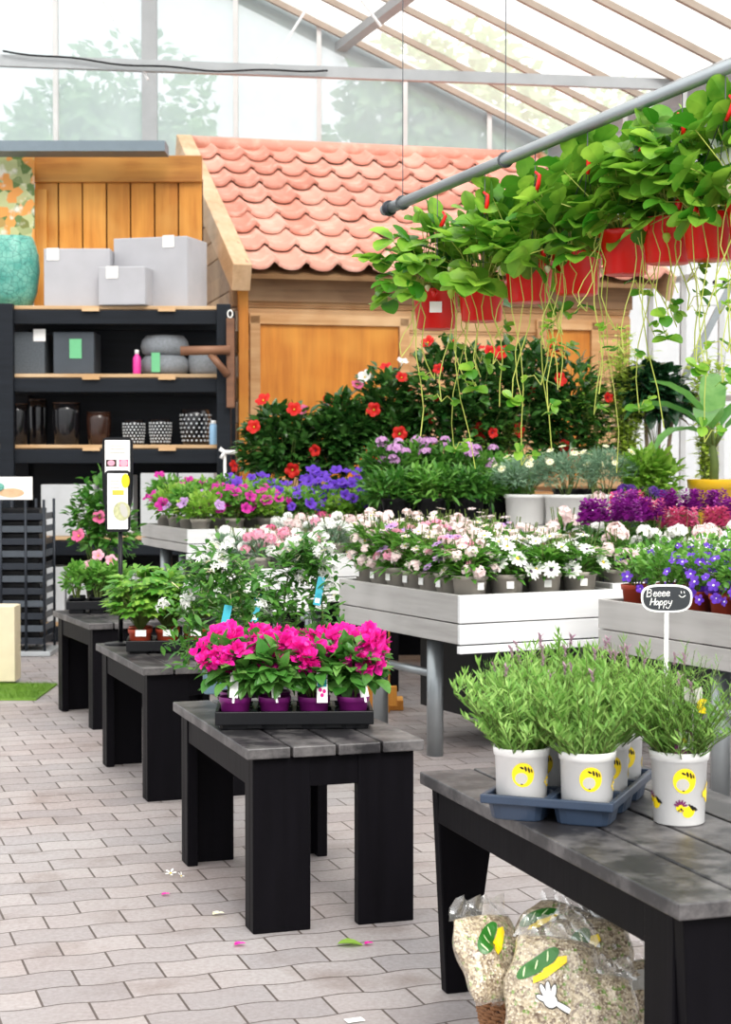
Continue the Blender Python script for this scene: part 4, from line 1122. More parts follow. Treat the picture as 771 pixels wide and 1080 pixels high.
# raw timber pallet boards glimpsed under the bench
b = MB(); c = onz(408, 751, 0)
for dx, dy in ((0, 0), (-.09, .12)): b.box((c.x + dx, c.y + dy, .36), (.035, .05, .72))
b.box((c.x - .05, c.y - .03, .1), (.22, .03, .12)); b.box((c.x - .05, c.y + .16, .7), (.3, .03, .05)); b.box((c.x - .05, c.y + .16, .03), (.3, .2, .06))
tag(obj('timber_rack', b, M['pine'], bevel=.004), 'raw pale timber frame standing in the dark under the daisy bench', 'rack')

# ---------------------------------------------------------------- daisies on bench one
tau = pot_mesh(.092, .135, M['taupe'], .78, .16)
def tuft(seed, n, r, h, L, W, mat, prof=LA, up=.7):
    R = random.Random(seed); mb = MB()
    for i in range(n):
        a = R.uniform(0, 6.283); q = R.uniform(0, 1) ** .5; z = R.uniform(.0, .65) * h
        p = V((r * .55 * q * math.cos(a), r * .55 * q * math.sin(a), z)); d = V((math.cos(a) * (.4 + q), math.sin(a) * (.4 + q), R.uniform(.1, 1.4) * up))
        mb.leaf(p, d, V((-math.cos(a) * .4, -math.sin(a) * .4, 1)), L * R.uniform(.7, 1.2), W * R.uniform(.8, 1.2), prof, R.uniform(.2, .9), .25)
    for i in range(9):
        a = R.uniform(0, 6.283); mb.tube([(0, 0, -.02), (r * .4 * math.cos(a), r * .4 * math.sin(a), h * .5), (r * .6 * math.cos(a), r * .6 * math.sin(a), h)], .002, 3, 1, False)
    return mb.mesh('foliage', [M[mat], M['stem']])
os_l = [tuft(s, 210, .11, .16, .08, .021, 'l_mid') for s in (1, 2, 3)]
dz_w = [fl_daisy(12, .034, 'f_white', 'f_dark_eye'), fl_daisy(13, .03, 'f_white', 'f_eye')]
dz_b = [fl_daisy(12, .026, 'f_blush', 'f_eye'), fl_cluster(5, 14, .024, .013, 'f_blush')]
dz_p = [fl_daisy(12, .027, 'f_lilac', 'f_dark_eye'), fl_cluster(6, 14, .024, .013, 'f_pink')]
dz_l = [fl_daisy(11, .022, 'f_lilac', 'f_eye'), fl_daisy(12, .024, 'f_blush', 'f_dark_eye')]
R2 = random.Random(101)
pl_ = MB(); pl_.box((0, 0, 0), (.036, .002, .036)); potlab = pl_.mesh('price_label', M['paper'])
nx, ny = 4, 7
for j in range(ny):
    for i in range(nx):
        p = F1(.125 + i * (W1 - .25) / (nx - 1) + R2.uniform(-.008, .008), .12 + j * (L1 - .25) / (ny - 1), Z1 - .05)
        if j < 2 and i > 0: ms, colr = dz_w, 'white'
        elif j >= 4 and i > 2: ms, colr = dz_l, 'pale lilac'
        elif i < 2 and j % 3 == 1: ms, colr = dz_p, 'soft pink'
        else: ms, colr = dz_b, 'blush white'
        hs = (1.25, 1.35, 1.45, 1.6, 1.75, 1.85, 1.95)[j]; sp = spots(R2, 10 if j < 2 and i else 20, (0, 0, .12), (.13, .13, .15 * hs), .15, 1, .7, .25)
        pcs = [('pot', tau), ('foliage', os_l[(i + j) % 3], dict(loc=(0, 0, .11), rot=(0, 0, R2.uniform(0, 6)), sc=(1.25, 1.25, hs)))] + blooms('flower', ms, sp, R2, 1.5 if j < 2 and i else 1.15)
        if i == 0 or j == 0: pcs.append(('price_label', potlab, dict(loc=((-.086, -.01) if i == 0 and j else (.01, -.0875)) + (.085,), rot=(0, 0, -1.4 if i == 0 and j else 0))))
        plant('potted_daisy', '%s daisy plant, %s from left in the %s row of the daisy bench' % (colr, ORD[i], ORD[j]), p, pcs, 'daisies on the flower bench', rz=math.radians(A1) * (i == 0))
# ---------------------------------------------------------------- bench two: terracotta pots, violet bells
te2 = pot_mesh(.078, .12, M['terracotta'], .76, .2)
lf2 = [bush(s, 330, (0, 0, .09), (.12, .12, .11), .028, .018, 'l_mid', OV, 0, 6, .3, .5, .4, 4) for s in (121, 122)]
bell = [fl_trumpet(.021, 'f_violet', 'f_white', .5), fl_daisy(5, .022, 'f_violet', 'f_white', .8)]
whp = [fl_daisy(5, .03, 'f_white', 'f_violet', .95, .1, .14)]
npx = 6
for j in range(npx):
    for i in range(4):
        y = L2 - .13 - j * .215; x = .13 + i * .2; p = F2(x, y, Z1 - .05)
        if i == 0 and j < 2: ms, colr, nf = bell, 'leafy green violet', 4
        elif i < 2: ms, colr, nf = bell, 'violet bellflower', 24
        elif i == 2: ms, colr, nf = whp, 'white pansy', 18
        else: ms, colr, nf = whp + bell, 'mixed pansy', 18
        sp = spots(R2, nf, (0, 0, .13), (.145, .145, .15 + .025 * i), -.25 if i < 2 else .1, 1, .3, .4)
        plant('potted_violet', '%s, %s pot from the left in row %s of the right bench' % (colr, ORD[i], ORD[j]), p,
              [('pot', te2), ('foliage', lf2[(i + j) % 2], dict(loc=(0, 0, .1), rot=(0, 0, R2.uniform(0, 6)), sc=(1.15, 1.15, 1.2 + .12 * i)))] + blooms('flower', ms, sp, R2, 1.15), 'violet plants in terracotta pots')
b = MB(); c = F2(-.004, L2 - 1.17, Z1 - .04); b.box((0, 0, 0), (.003, .06, .06), Matrix.Rotation(.35, 3, 'X'))
tag(obj('price_card', b, M['paper'], None, False, loc=c, rot=(0, 0, math.radians(A1))), 'small white price card on the side of the right flower bench', 'card')
# ---------------------------------------------------------------- bench five: stocks and dark purple flowers
spk = {k: [fl_spike(s, .12, .042, k) for s in (1, 2)] for k in ('f_purple', 'f_magenta', 'f_deep', 'f_blush', 'f_rose')}
cl_ = {k: [fl_cluster(s, 22, .04, .02, k) for s in (1, 2)] for k in ('f_purple', 'f_deep', 'f_blush', 'f_rose', 'f_white', 'f_pink', 'f_lilac')}
bp5 = pot_mesh(.07, .11, M['taupe'], .76, .2)
lf5 = [tuft(s, 120, .1, .16, .07, .022, 'l_deep') for s in (131, 132)]
row5 = [['f_blush', 'f_white', 'f_white', 'f_blush', 'f_white', 'f_white'], ['f_purple', 'f_purple', 'f_purple', 'f_rose', 'f_rose', 'f_purple'], ['f_blush', 'f_white', 'f_purple', 'f_rose', 'f_purple', 'f_purple'], ['f_lilac', 'f_blush', 'f_pink', 'f_rose', 'f_blush', 'f_blush'], ['f_blush', 'f_deep', 'f_deep', 'f_blush', 'f_deep', 'f_deep']]
cn = dict(f_blush='blush', f_white='white', f_purple='purple', f_rose='rose pink', f_lilac='pale lilac', f_pink='pink', f_deep='dark purple')
for j in range(5):
    for i in range(6):
        k = row5[j][i]; low = j >= 3 and i < 3; p = F5(.12 + i * .2, .14 + j * .25, Z1 - .03); hz = .08 if low else .2 + .04 * j + (.05 if k in ('f_purple', 'f_deep') else 0)
        if k in ('f_purple', 'f_rose'): fl_ = [('flower_spike', R2.choice(spk[k]), dict(loc=(R2.uniform(-.08, .08), R2.uniform(-.08, .05), .12 + hz - .06), rot=(R2.uniform(-.3, .3), R2.uniform(-.3, .3), R2.uniform(0, 6)))) for _ in range(6)]
        else: fl_ = blooms('flower_cluster', cl_[k], spots(R2, 9, (0, 0, .1), (.1, .1, hz + .02), .3, 1, .5, .2), R2)
        plant('potted_stock', '%s flowering stock, %s from left in the %s row behind the violets' % (cn[k], ORD[i], ORD[j]), p,
              [('pot', bp5), ('foliage', lf5[(i + j) % 2], dict(loc=(0, 0, .1), rot=(0, 0, R2.uniform(0, 6)), sc=(1.1, 1.1, .9 if low else 1.4 + .3 * j)))] + fl_, 'stocks behind the violets')
# ---------------------------------------------------------------- bench three: dianthus
ndl = [tuft(s, 260, .1, .15, .07, .007, 'l_grey', DI, 1.1) for s in (141, 142)]
dia = {k: [fl_cluster(s, 26, .03, .018, k, .6) for s in (3, 4)] for k in ('f_white', 'f_blush', 'f_pink', 'f_rose')}
for fr_, n0, nm_, zz in ((F3, 2, 'white', Z3), (F3b, 2, 'grey', Z3 - .05)):
    for j in range(4 if nm_ == 'white' else 3):
        for i in range(n0):
            ks = R2.choice([['f_blush', 'f_pink'], ['f_white', 'f_pink'], ['f_rose', 'f_blush'], ['f_white']])
            p = fr_(.12 + i * .27, .12 + j * .25, zz - .05)
            sp = spots(R2, 11, (0, 0, .1), (.12, .12, .16), .3, 1, .6, .3)
            plant('potted_dianthus', '%s dianthus, %s from left in the %s row of the %s dianthus bench' % ('white' if len(ks) == 1 else 'pink and white', ORD[i], ORD[j], nm_), p,
                  [('pot', bp5), ('foliage', ndl[j % 2], dict(loc=(0, 0, .09), sc=1.25, rot=(0, 0, R2.uniform(0, 6))))] + blooms('flower_cluster', sum([dia[k] for k in ks], []), sp, R2), 'dianthus pots')
# ---------------------------------------------------------------- bench four: petunias
pet = {k: [fl_trumpet(.044, k, 'f_dark_eye', .9), fl_trumpet(.038, k, 'f_white' if k == 'f_lilac' else 'f_dark_eye', .9)] for k in ('f_petunia', 'f_violet', 'f_lilac')}
lf4 = [bush(s, 300, (0, 0, .07), (.15, .15, .1), .04, .025, 'l_light' if s == 151 else 'l_mid', OV, 0, 6, .3, .4, .4, 4) for s in (151, 152)]
for j in range(4):
    for i in range(4):
        k = 'f_petunia' if (i < 2 or (i == 2 and j < 2)) else 'f_violet'
        if i == 0 and j < 2: k = 'f_lilac'
        nf = {'f_lilac': 3}.get(k, 4 if i == 0 else 11); p = F4(.13 + i * .235, .14 + j * .29, Z4 - .049)
        sp = spots(R2, nf, (0, 0, .13), (.18, .18, .17 + .03 * j), .25, 1.02, .4, .7)
        plant('potted_petunia', '%s petunia, %s from left in the %s row of the petunia bench' % ({'f_petunia': 'magenta', 'f_violet': 'violet', 'f_lilac': 'pale lilac'}[k], ORD[i], ORD[j]), p,
              [('pot', bp5), ('foliage', lf4[(i + j) % 2], dict(loc=(0, 0, .085), sc=(1.3, 1.3, 1.3 + .15 * j), rot=(0, 0, R2.uniform(0, 6))))] + blooms('flower', pet[k], sp, R2, 1.05), 'petunias on the white bench')
# more violets trail off to the right of the petunia bench: a stand carries them
c6 = F4(1.05, .25); O6 = (c6.x, c6.y); flower_bench('flower bench of violet petunias in front of the cabin corner', O6, 22, .62, .62, Z4 - .02, .2); F6 = frame(O6, 22)
for j in range(3):
    for i in range(3):
        p = F6(.12 + i * .19, .12 + j * .19, Z4 - .07); sp = spots(R2, 15 if j else 6, (0, 0, .15), (.15, .15, .2 + .05 * j), .25, 1.02, .4, .7)
        plant('potted_petunia', 'violet petunia, %s from left in the %s row by the cabin corner' % (ORD[i], ORD[j]), p,
              [('pot', bp5), ('foliage', lf4[(i + j) % 2], dict(loc=(0, 0, .1), rot=(0, 0, R2.uniform(0, 6)), sc=(1.15, 1.15, 1.1 + .25 * j)))] + blooms('flower', pet['f_violet'], sp, R2, 1.1), 'violet petunias by the cabin corner')
# ================================================================ tall plants at the back
def on(px, Y, z): p = at(px, 500, Y); return V((p.x, Y, z + .001))
bpot = pot_mesh(.13, .22, M['black_plastic'], .8, .12)
R2 = random.Random(202)
dred = [fl_trumpet(.05, 'f_red', 'f_eye'), fl_trumpet(.044, 'f_red', 'f_dark_eye')]
dwh = [fl_trumpet(.05, 'f_white', 'f_eye')]
drs = [fl_trumpet(.042, 'f_rose', 'f_eye')]
for labl, px, Y, top, rw, mix_, n_, nf in (
    ('dark leaved climber with red flowers, leftmost, before the cabin shutter', 305, 12.95, 412, .45, [dred], 1300, 10),
    ('dark leaved climber with rosy red flowers, right beside the leftmost one', 360, 12.95, 402, .36, [dred, drs], 1100, 8),
    ('climber with white and red flowers between the two red masses', 415, 13.0, 378, .36, [dwh, dred, dred], 1100, 17),
    ('tall climber with bright red flowers under the leftmost red pots', 487, 12.9, 350, .44, [dred], 1400, 16),
    ('tall climber with red flowers under the middle of the red pots', 545, 13.0, 343, .44, [dred], 1400, 10),
    ('climber with few red flowers, right of the red masses', 600, 13.0, 368, .38, [dred], 1000, 5)):
    zt = at(px, top, Y).z; hgt = zt - ZR - .2; p = on(px, Y, ZR)
    c = (0, 0, .16 + hgt * .47); r = (rw, rw * .7, hgt * .57)
    me = bush(px, n_, c, r, .1, .055, 'l_dark', OV, .1, 10, .45, .2, .5, 7, .005)
    sp = spots(R2, nf, c, r, -.4, 1.02, .1, 1.0); sp = [q for q in sp if q[3].y < .5]
    plant('potted_dipladenia', labl, p, [('pot', bpot), ('foliage', me)] + [('flower', R2.choice(R2.choice(mix_)), dict(loc=q[0], rot=q[1], sc=q[2] * 1.15)) for q in sp])
# shoots of light green climbers
def twiggy(seed, n, w, h, L, W, mat, prof=LA):
    R = random.Random(seed); mb = MB()
    for i in range(n):
        a = R.uniform(0, 6.28); q = R.uniform(.15, 1); H = h * R.uniform(.6, 1)
        pts = [V((w * q * t ** 1.2 * math.cos(a) + R.gauss(0, .012), w * q * t ** 1.2 * math.sin(a) + R.gauss(0, .012), H * t)) for t in (0, .25, .5, .75, 1)]
        mb.tube(pts, [.005, .004, .003, .0025, .0015], 4, 1, False)
        for k in range(int(H / .035)):
            t = R.uniform(.15, 1) * 3.999; j = int(t); p = pts[j].lerp(pts[j + 1], t - j); aa = R.uniform(0, 6.28)
            mb.leaf(p, (math.cos(aa), math.sin(aa), R.uniform(-.1, .9)), (0, 0, 1), L * R.uniform(.7, 1.2), W, prof, R.uniform(.2, .9), .25)
    return mb.mesh('foliage', [M[mat], M['stem']])
for labl, px, Y, top, w_, mat, n_ in (
    ('loose pale green climber with upright shoots under the strawberry pots', 625, 12.95, 368, .26, 'l_light', 26),
    ('yellow green wispy climber in front of the right end of the cabin', 660, 12.92, 338, .22, 'l_lime', 48),
    ('yellow green feathery plant at the right before the white wall', 745, 12.9, 360, .16, 'l_lime', 28),
    ('tall pale green stems behind the phlox, right side', 520, 12.88, 425, .3, 'l_light', 40)):
    p = on(px, Y, ZR)
    plant('potted_climber', labl, p, [('pot', bpot), ('foliage', twiggy(px, n_, w_, at(px, top, Y).z - ZR - .15, .085 if mat == 'l_lime' else .07, .034 if mat == 'l_lime' else .026, mat), dict(loc=(0, 0, .15)))])
# phlox
ZF = 1.07
pf = [fl_cluster(s, 24, .045, .02, 'f_phlox', .6, 5) for s in (1, 2, 3)]
for i, (px, Y, top) in enumerate(((412, 11.75, 468), (440, 11.95, 465), (473, 11.8, 470), (505, 11.95, 478), (418, 11.3, 500), (455, 11.25, 500), (495, 11.3, 500), (535, 11.6, 490))):
    z0 = ZF; p = on(px, Y, z0); hgt = at(px, top, Y).z - z0
    me = bush(300 + i, 700, (0, 0, hgt * .4), (.24, .2, hgt * .5), .08, .026, 'l_mid' if i % 2 else 'l_deep', LA, .0, 12, .25, .4, .6, 6, .003)
    fs = []
    if i < 4:
        for k in range(8 - i):
            a = R2.uniform(0, 6.28); q = R2.uniform(.2, 1); fs.append(('flower_cluster', R2.choice(pf), dict(loc=(.2 * q * math.cos(a), .12 * q * math.sin(a) - .04, hgt + R2.uniform(-.12, .04)), sc=R2.uniform(.7, 1.1), rot=(0, 0, R2.uniform(0, 6)))))
    plant('potted_phlox', ('%s lilac phlox from the left in the back row' % ORD[i]) if i < 4 else ('%s leafy phlox from the left in the front row, without flowers' % ORD[i - 4]), p, [('pot', bpot, dict(sc=.8)), ('foliage', me, dict(loc=(0, 0, .1)))] + fs, 'phlox plants')
pc = MB(); 
st2 = thing('display_stand', 'front display stand under the phlox and the white potted marguerites', 'stand', (.12, 11.0, 0), 0)
b = MB(); b.box((1.2, .6, ZF - .02), (2.5, 1.25, .04)); obj('top', b, M['board_shade_grey'], st2, bevel=.004)
for x in (.06, 2.36):
    for y in (.05, 1.15): b = MB(); b.box((x, y, ZF / 2 - .02), (.07, .07, ZF - .04)); obj('leg', b, M['black_wood'], st2)
# grey leaved marguerites in white pots
wp = pot_mesh(.15, .2, M['white_plastic'], .85, .12)
mg = [fl_daisy(11, .028, 'f_cream', 'f_eye')]
for i, (px, Y, top) in enumerate(((555, 11.3, 478), (597, 11.2, 472), (640, 11.3, 470))):
    p = on(px, Y, ZF); hgt = at(px, top, Y).z - ZF
    me = bush(400 + i, 1500, (0, 0, (hgt - .17) * .5), (.26, .2, (hgt - .17) * .52), .055, .008, 'l_grey', DI, 0, 10, .3, .4, .5, 5, .003)
    sp = spots(R2, 11, (0, 0, .17 + (hgt - .17) * .5), (.25, .2, (hgt - .17) * .52), .3, 1, .5, .4)
    plant('potted_marguerite', 'grey leaved marguerite with cream flowers in white pot, %s of three' % ('left', 'middle', 'right')[i], p,
          [('pot', wp), ('foliage', me, dict(loc=(0, 0, .17)))] + blooms('flower', mg, sp, R2))
p = on(690, 11.3, ZF)
plant('potted_shrub', 'glossy light green shrub between the marguerites and the yellow pot', p, [('pot', bpot), ('foliage', bush(411, 480, (0, 0, .28), (.22, .2, .22), .1, .042, 'l_light', LA, .1, 10, .3, .5, .5, 5, .005))])
# dark ficus standard
p = on(690, 12.95, ZR); zc = at(690, 418, 12.95).z - ZR
tk = MB()
for x in (-.05, .03, .1): tk.tube([(x * .3, 0, .1), (x, .01, zc * .5), (x * 1.6, 0, zc)], [.02, .017, .01], 8)
plant('potted_rubber_plant', 'dark glossy rubber plant with a round crown on bare stems at the right', p, [('pot', bpot), ('trunk', tk.mesh('trunk', M['bark'], True)), ('foliage', bush(421, 520, (0, 0, zc), (.34, .28, .29), .12, .085, 'l_ficus', OV, zc * .6, 8, .35, .0, .5, 6, .004))])
# banana in a yellow pot
p = on(752, 11.3, ZF); mb = MB()
mb.tube([(0, 0, .1), (.01, 0, .35), (-.02, 0, .6)], [.035, .03, .02], 10, 1)
BL = [(0, .12), (.08, .5), (.25, .9), (.5, 1), (.75, .85), (.92, .45), (1, 0)]
for a, e, L, W, cu in ((2.9, 1.2, .55, .2, 1.3), (.3, 1.6, .5, .2, 1.2), (4.4, 1.1, .5, .19, 1.7), (1.4, 2.2, .55, .18, .8), (3.5, .5, .38, .15, 1.6), (5.6, .9, .45, .17, 1.5), (3.1, 2.5, .5, .18, 1.1)):
    d = V((math.cos(a), math.sin(a), e)); s0 = V((0, 0, .5)) + d.normalized() * .12; mb.tube([(0, 0, .45), s0], [.012, .008], 6, 1); mb.leaf(s0, d, V((-math.cos(a), -math.sin(a), 1)), L, W, BL, cu, .35)
plant('potted_banana', 'young banana plant with broad leaves in a yellow pot at the right edge', p, [('pot', pot_mesh(.17, .3, M['yellow'], .8, .2)), ('foliage', mb.mesh('foliage', [M['l_banana'], M['stem']], True), dict(loc=(0, 0, .05)))])

# ================================================================ hanging strawberry row
pA, pB = at(405, 222, 6.5), at(830, 45, 5.0)
pm_ = MB(); pm_.tube([pA, pB], .021, 14)
pipe = tag(obj('hanging_pipe', pm_, M['galv'], None, True), 'galvanised pipe hung under the roof, carrying the red strawberry pots', 'pipe')
b = MB(); b.tube([pA + (pB - pA) * .012, pA + (pB - pA) * .022], .029, 14); obj('collar', b, M['dark_metal'], pipe, True)
for k in (.06, .36, .97):
    b = MB(); q = pA + (pB - pA) * k; b.tube([q + V((0, 0, .02)), q + V((0, 0, 3.4 if k < .9 else 2.2))], .0018, 5); b.tube([q + V((math.cos(t) * .024, 0, math.sin(t) * .024)) for t in [kk * PI / 6 for kk in range(13)]], .005, 5)
    obj('hanger_wire', b, M['wire'], pipe)
def trif(mb, R, base, tip, S, face):
    """a trifoliate leaf with a petiole from base to tip"""
    mid = base.lerp(tip, .5) + V((0, 0, .02)); mb.tube([base, mid, tip], [.0022, .0018, .0014], 4, 1, False)
    d = (tip - base); d.z *= .3; d = d.normalized() if d.length > 1e-3 else V((1, 0, 0))
    nn = V((d.x * .5 + R.uniform(-.3, .3), d.y * .5 - R.uniform(.1, .9), 1)).normalized(); x = d.cross(nn).normalized()
    for a in (-1.25, 0, 1.25):
        e = d * math.cos(a) + x * math.sin(a) + V((0, 0, R.uniform(-.25, .1)))
        mb.leaf(tip, e, nn, S * R.uniform(.9, 1.1), S * .85, RD, R.uniform(.1, .7), R.uniform(.1, .4))
def straw_foliage(seed):
    R = random.Random(seed); mb = MB()
    for i in range(56):
        a = R.uniform(0, 6.28); q = R.uniform(.15, 1); b = V((.04 * math.cos(a), .04 * math.sin(a), 0)); zz = R.uniform(.03, .27) if q < .65 else R.uniform(-.03, .2)
        t = V((.2 * q * math.cos(a), .2 * q * math.sin(a), zz)); trif(mb, R, b, t, R.uniform(.06, .1), 0)
    return mb.mesh('foliage', [M['l_straw'], M['l_straw_stem']])
def runner(seed):
    R = random.Random(seed); mb = MB()
    for i in range(8):
        a = R.uniform(3.2, 6.2); x, y = .09 * math.cos(a), .09 * math.sin(a); L = R.uniform(.12, .72); k = R.uniform(-.07, .07)
        pts = [V((x * .5, y * .5, .02)), V((x, y, .04)), V((x * 1.25, y * 1.25, -.04))] + [V((x * 1.3 + k * t + .018 * math.sin(t * 6 + i), y * 1.3, -.04 - L * t)) for t in (.2, .4, .6, .8, 1)]
        mb.tube(pts, .0021, 4, 1, False)
        if R.random() < .55:
            e = pts[-1]
            for _ in range(2): trif(mb, R, e, e + V((R.uniform(-.05, .05), R.uniform(-.03, .03), R.uniform(-.01, .05))), R.uniform(.025, .055), 0)
    return mb.mesh('runners', [M['l_straw'], M['l_straw_stem']])
sfo = [straw_foliage(s) for s in (501, 502, 503)]; srun = [runner(s) for s in (511, 512, 513, 514)]
def berry():
    mb = MB(); mb.lathe([(0, -.03), (.007, -.024), (.013, -.01), (.013, -.002), (.007, .004), (0, .005)], 10)
    for k in range(5): a = 2 * PI * k / 5; mb.leaf((0, 0, .004), (math.cos(a), math.sin(a), .1), (0, 0, 1), .014, .007, DI, .5, .1, 1)
    mb.tube([(0, 0, .004), (0, 0, .05)], .001, 4, 1)
    return mb
ber = [berry().mesh('berry', [M[k], M['l_straw']], True) for k in ('red_plastic', 'f_cream', 'l_lime')]
rpot = pot_mesh(.092, .145, M['red_plastic'], .78, .14, 36)
hk = MB(); hk.tube([(.085, 0, .135), (.05, 0, .3), (0, 0, .42)], .003, 5); hk.tube([(-.085, 0, .135), (-.05, 0, .3), (0, 0, .42)], .003, 5); hk.tube([(0, .08, .135), (0, .05, .3), (0, 0, .42)], .003, 5)
hook_m = hk.mesh('hanger', M['red_plastic'])
hk2 = MB(); hk2.tube([(0, 0, 0), (.012, -.01, .03), (.02, -.012, .06), (.006, -.012, .075)], [.006, .008, .007, .004], 7); clip = hk2.mesh('clip', M['red_plastic'], True)
wl = MB(); wl.box((0, 0, 0), (.045, .003, .04)); wlm = wl.mesh('price_label', M['paper'])
R2 = random.Random(515)
SP = [(460, 306, 6.35), (508, 297, 6.2), (558, 276, 6.05), (609, 267, 5.9), (660, 244, 5.7), (705, 231, 5.55), (749, 226, 5.4), (797, 215, 5.25)]
NM = ['leftmost in the hanging row, with a white price label', 'second from left in the hanging row', 'third from left in the hanging row', 'fourth from left in the hanging row', 'fifth from left in the hanging row', 'sixth from left in the hanging row', 'seventh from left in the hanging row', 'cut off at the right edge of the hanging row']
for i, (px, py, Y) in enumerate(SP):
    rim = at(px, py, Y); base = rim - V((0, 0, .145))
    tq = (rim.x - pA.x) / (pB.x - pA.x); pp = pA + (pB - pA) * tq
    pcs = [('pot', rpot), ('soil', soil_mesh(.084, .13)), ('foliage', sfo[i % 3], dict(loc=(0, 0, .135), rot=(0, 0, R2.uniform(0, 6)), sc=(1.1, 1.1, 1.05 + .02 * i)))]
    pcs.append(('runners', srun[i % 4], dict(loc=(0, 0, .135), rot=(0, 0, R2.uniform(-.3, .3)))))
    off = pp - base; hm = MB(); top = V((off.x, off.y, off.z))
    for k in range(3):
        a = .5 + k * 2.094; hm.tube([V((.09 * math.cos(a), .09 * math.sin(a), .14)), top - V((0, 0, .12)), top + V((0, 0, .024))], .002, 4)
    pcs.append(('hanger', hm.mesh('hanger', M['wire'])))
    pcs.append(('clip', clip, dict(loc=top - V((0, .01, .16)), rot=(0, R2.uniform(-.4, .2), 0))))
    for k in range(5):
        a = R2.uniform(3.2, 6.2); pcs.append(('berry', R2.choice(ber), dict(loc=(.12 * math.cos(a), .12 * math.sin(a), R2.uniform(.08, .2)), sc=R2.uniform(.7, 1.1))))
    if i == 0: pcs.append(('price_label', wlm, dict(loc=(-.005, -.088, .075))))
    plant('potted_strawberry', 'strawberry plant in red pot, ' + NM[i], base, pcs, 'hanging strawberry pots')
c = at(768, 146, 5.3); b = MB(); b.box((0, 0, 0), (.11, .002, .14)); b.box((.02, -.0015, .01), (.05, .001, .06), None, 1)
cardo = thing('info_card', 'white card with a reddish picture hung among strawberry leaves at the right edge', 'card', c); cardo.rotation_euler = (0, -.45, 0)
obj('card', b, [M['paper'], plain('card_print', 'e3a08c', .5, .4, 0, .3, 50)], cardo)
b = MB(); b.tube([(.01, .001, .07), (.03, .03, .2)], .0015, 4); obj('string', b, M['wire'], cardo)
# right hand trailing leaves seen before the white wall belong to one more runner plant
# ================================================================ basket of bagged wood chips under the bench
bc_ = onz(592, 1112, 0); RX, RY, BH = .215, .17, .17
bk = thing('wicker_basket', 'brown wicker basket on the paving under the near bench', 'basket', (bc_.x, bc_.y, 0), .05)
wv = MB(); NW = 36
for j in range(13):
    z = .01 + j * .0125; k = .86 + .14 * z / BH; pts = []
    for i in range(NW * 2 + 1):
        a = PI * i / NW; o = .006 * (1 if (i + j) % 2 else -1); pts.append(((RX * k + o) * math.cos(a), (RY * k + o) * math.sin(a), z))
    wv.tube(pts, .0055, 5, 0, False)
obj('weave', wv, M['wicker'], bk, True)
sk = MB()
for i in range(NW):
    a = 2 * PI * i / NW; sk.tube([(RX * .86 * math.cos(a), RY * .86 * math.sin(a), 0), (RX * math.cos(a), RY * math.sin(a), BH)], .004, 5)
obj('stakes', sk, M['wicker'], bk, True)
rm = MB()
for o in (0, 1): rm.tube([((RX + .004 * math.cos(i * .9 + o * PI)) * math.cos(PI * i / 40), (RY + .004) * math.sin(PI * i / 40), BH + .006 * math.sin(i * .9 + o * PI)) for i in range(81)], .007, 6, 0, False)
obj('rim', rm, M['wicker'], bk, True)
bm = MB(); bm.lathe([(RX * .84, .002), (RX * .84, .008), (0, .008)], 32); obj('base', bm, M['wicker'], bk, sc=(1, RY / RX, 1))
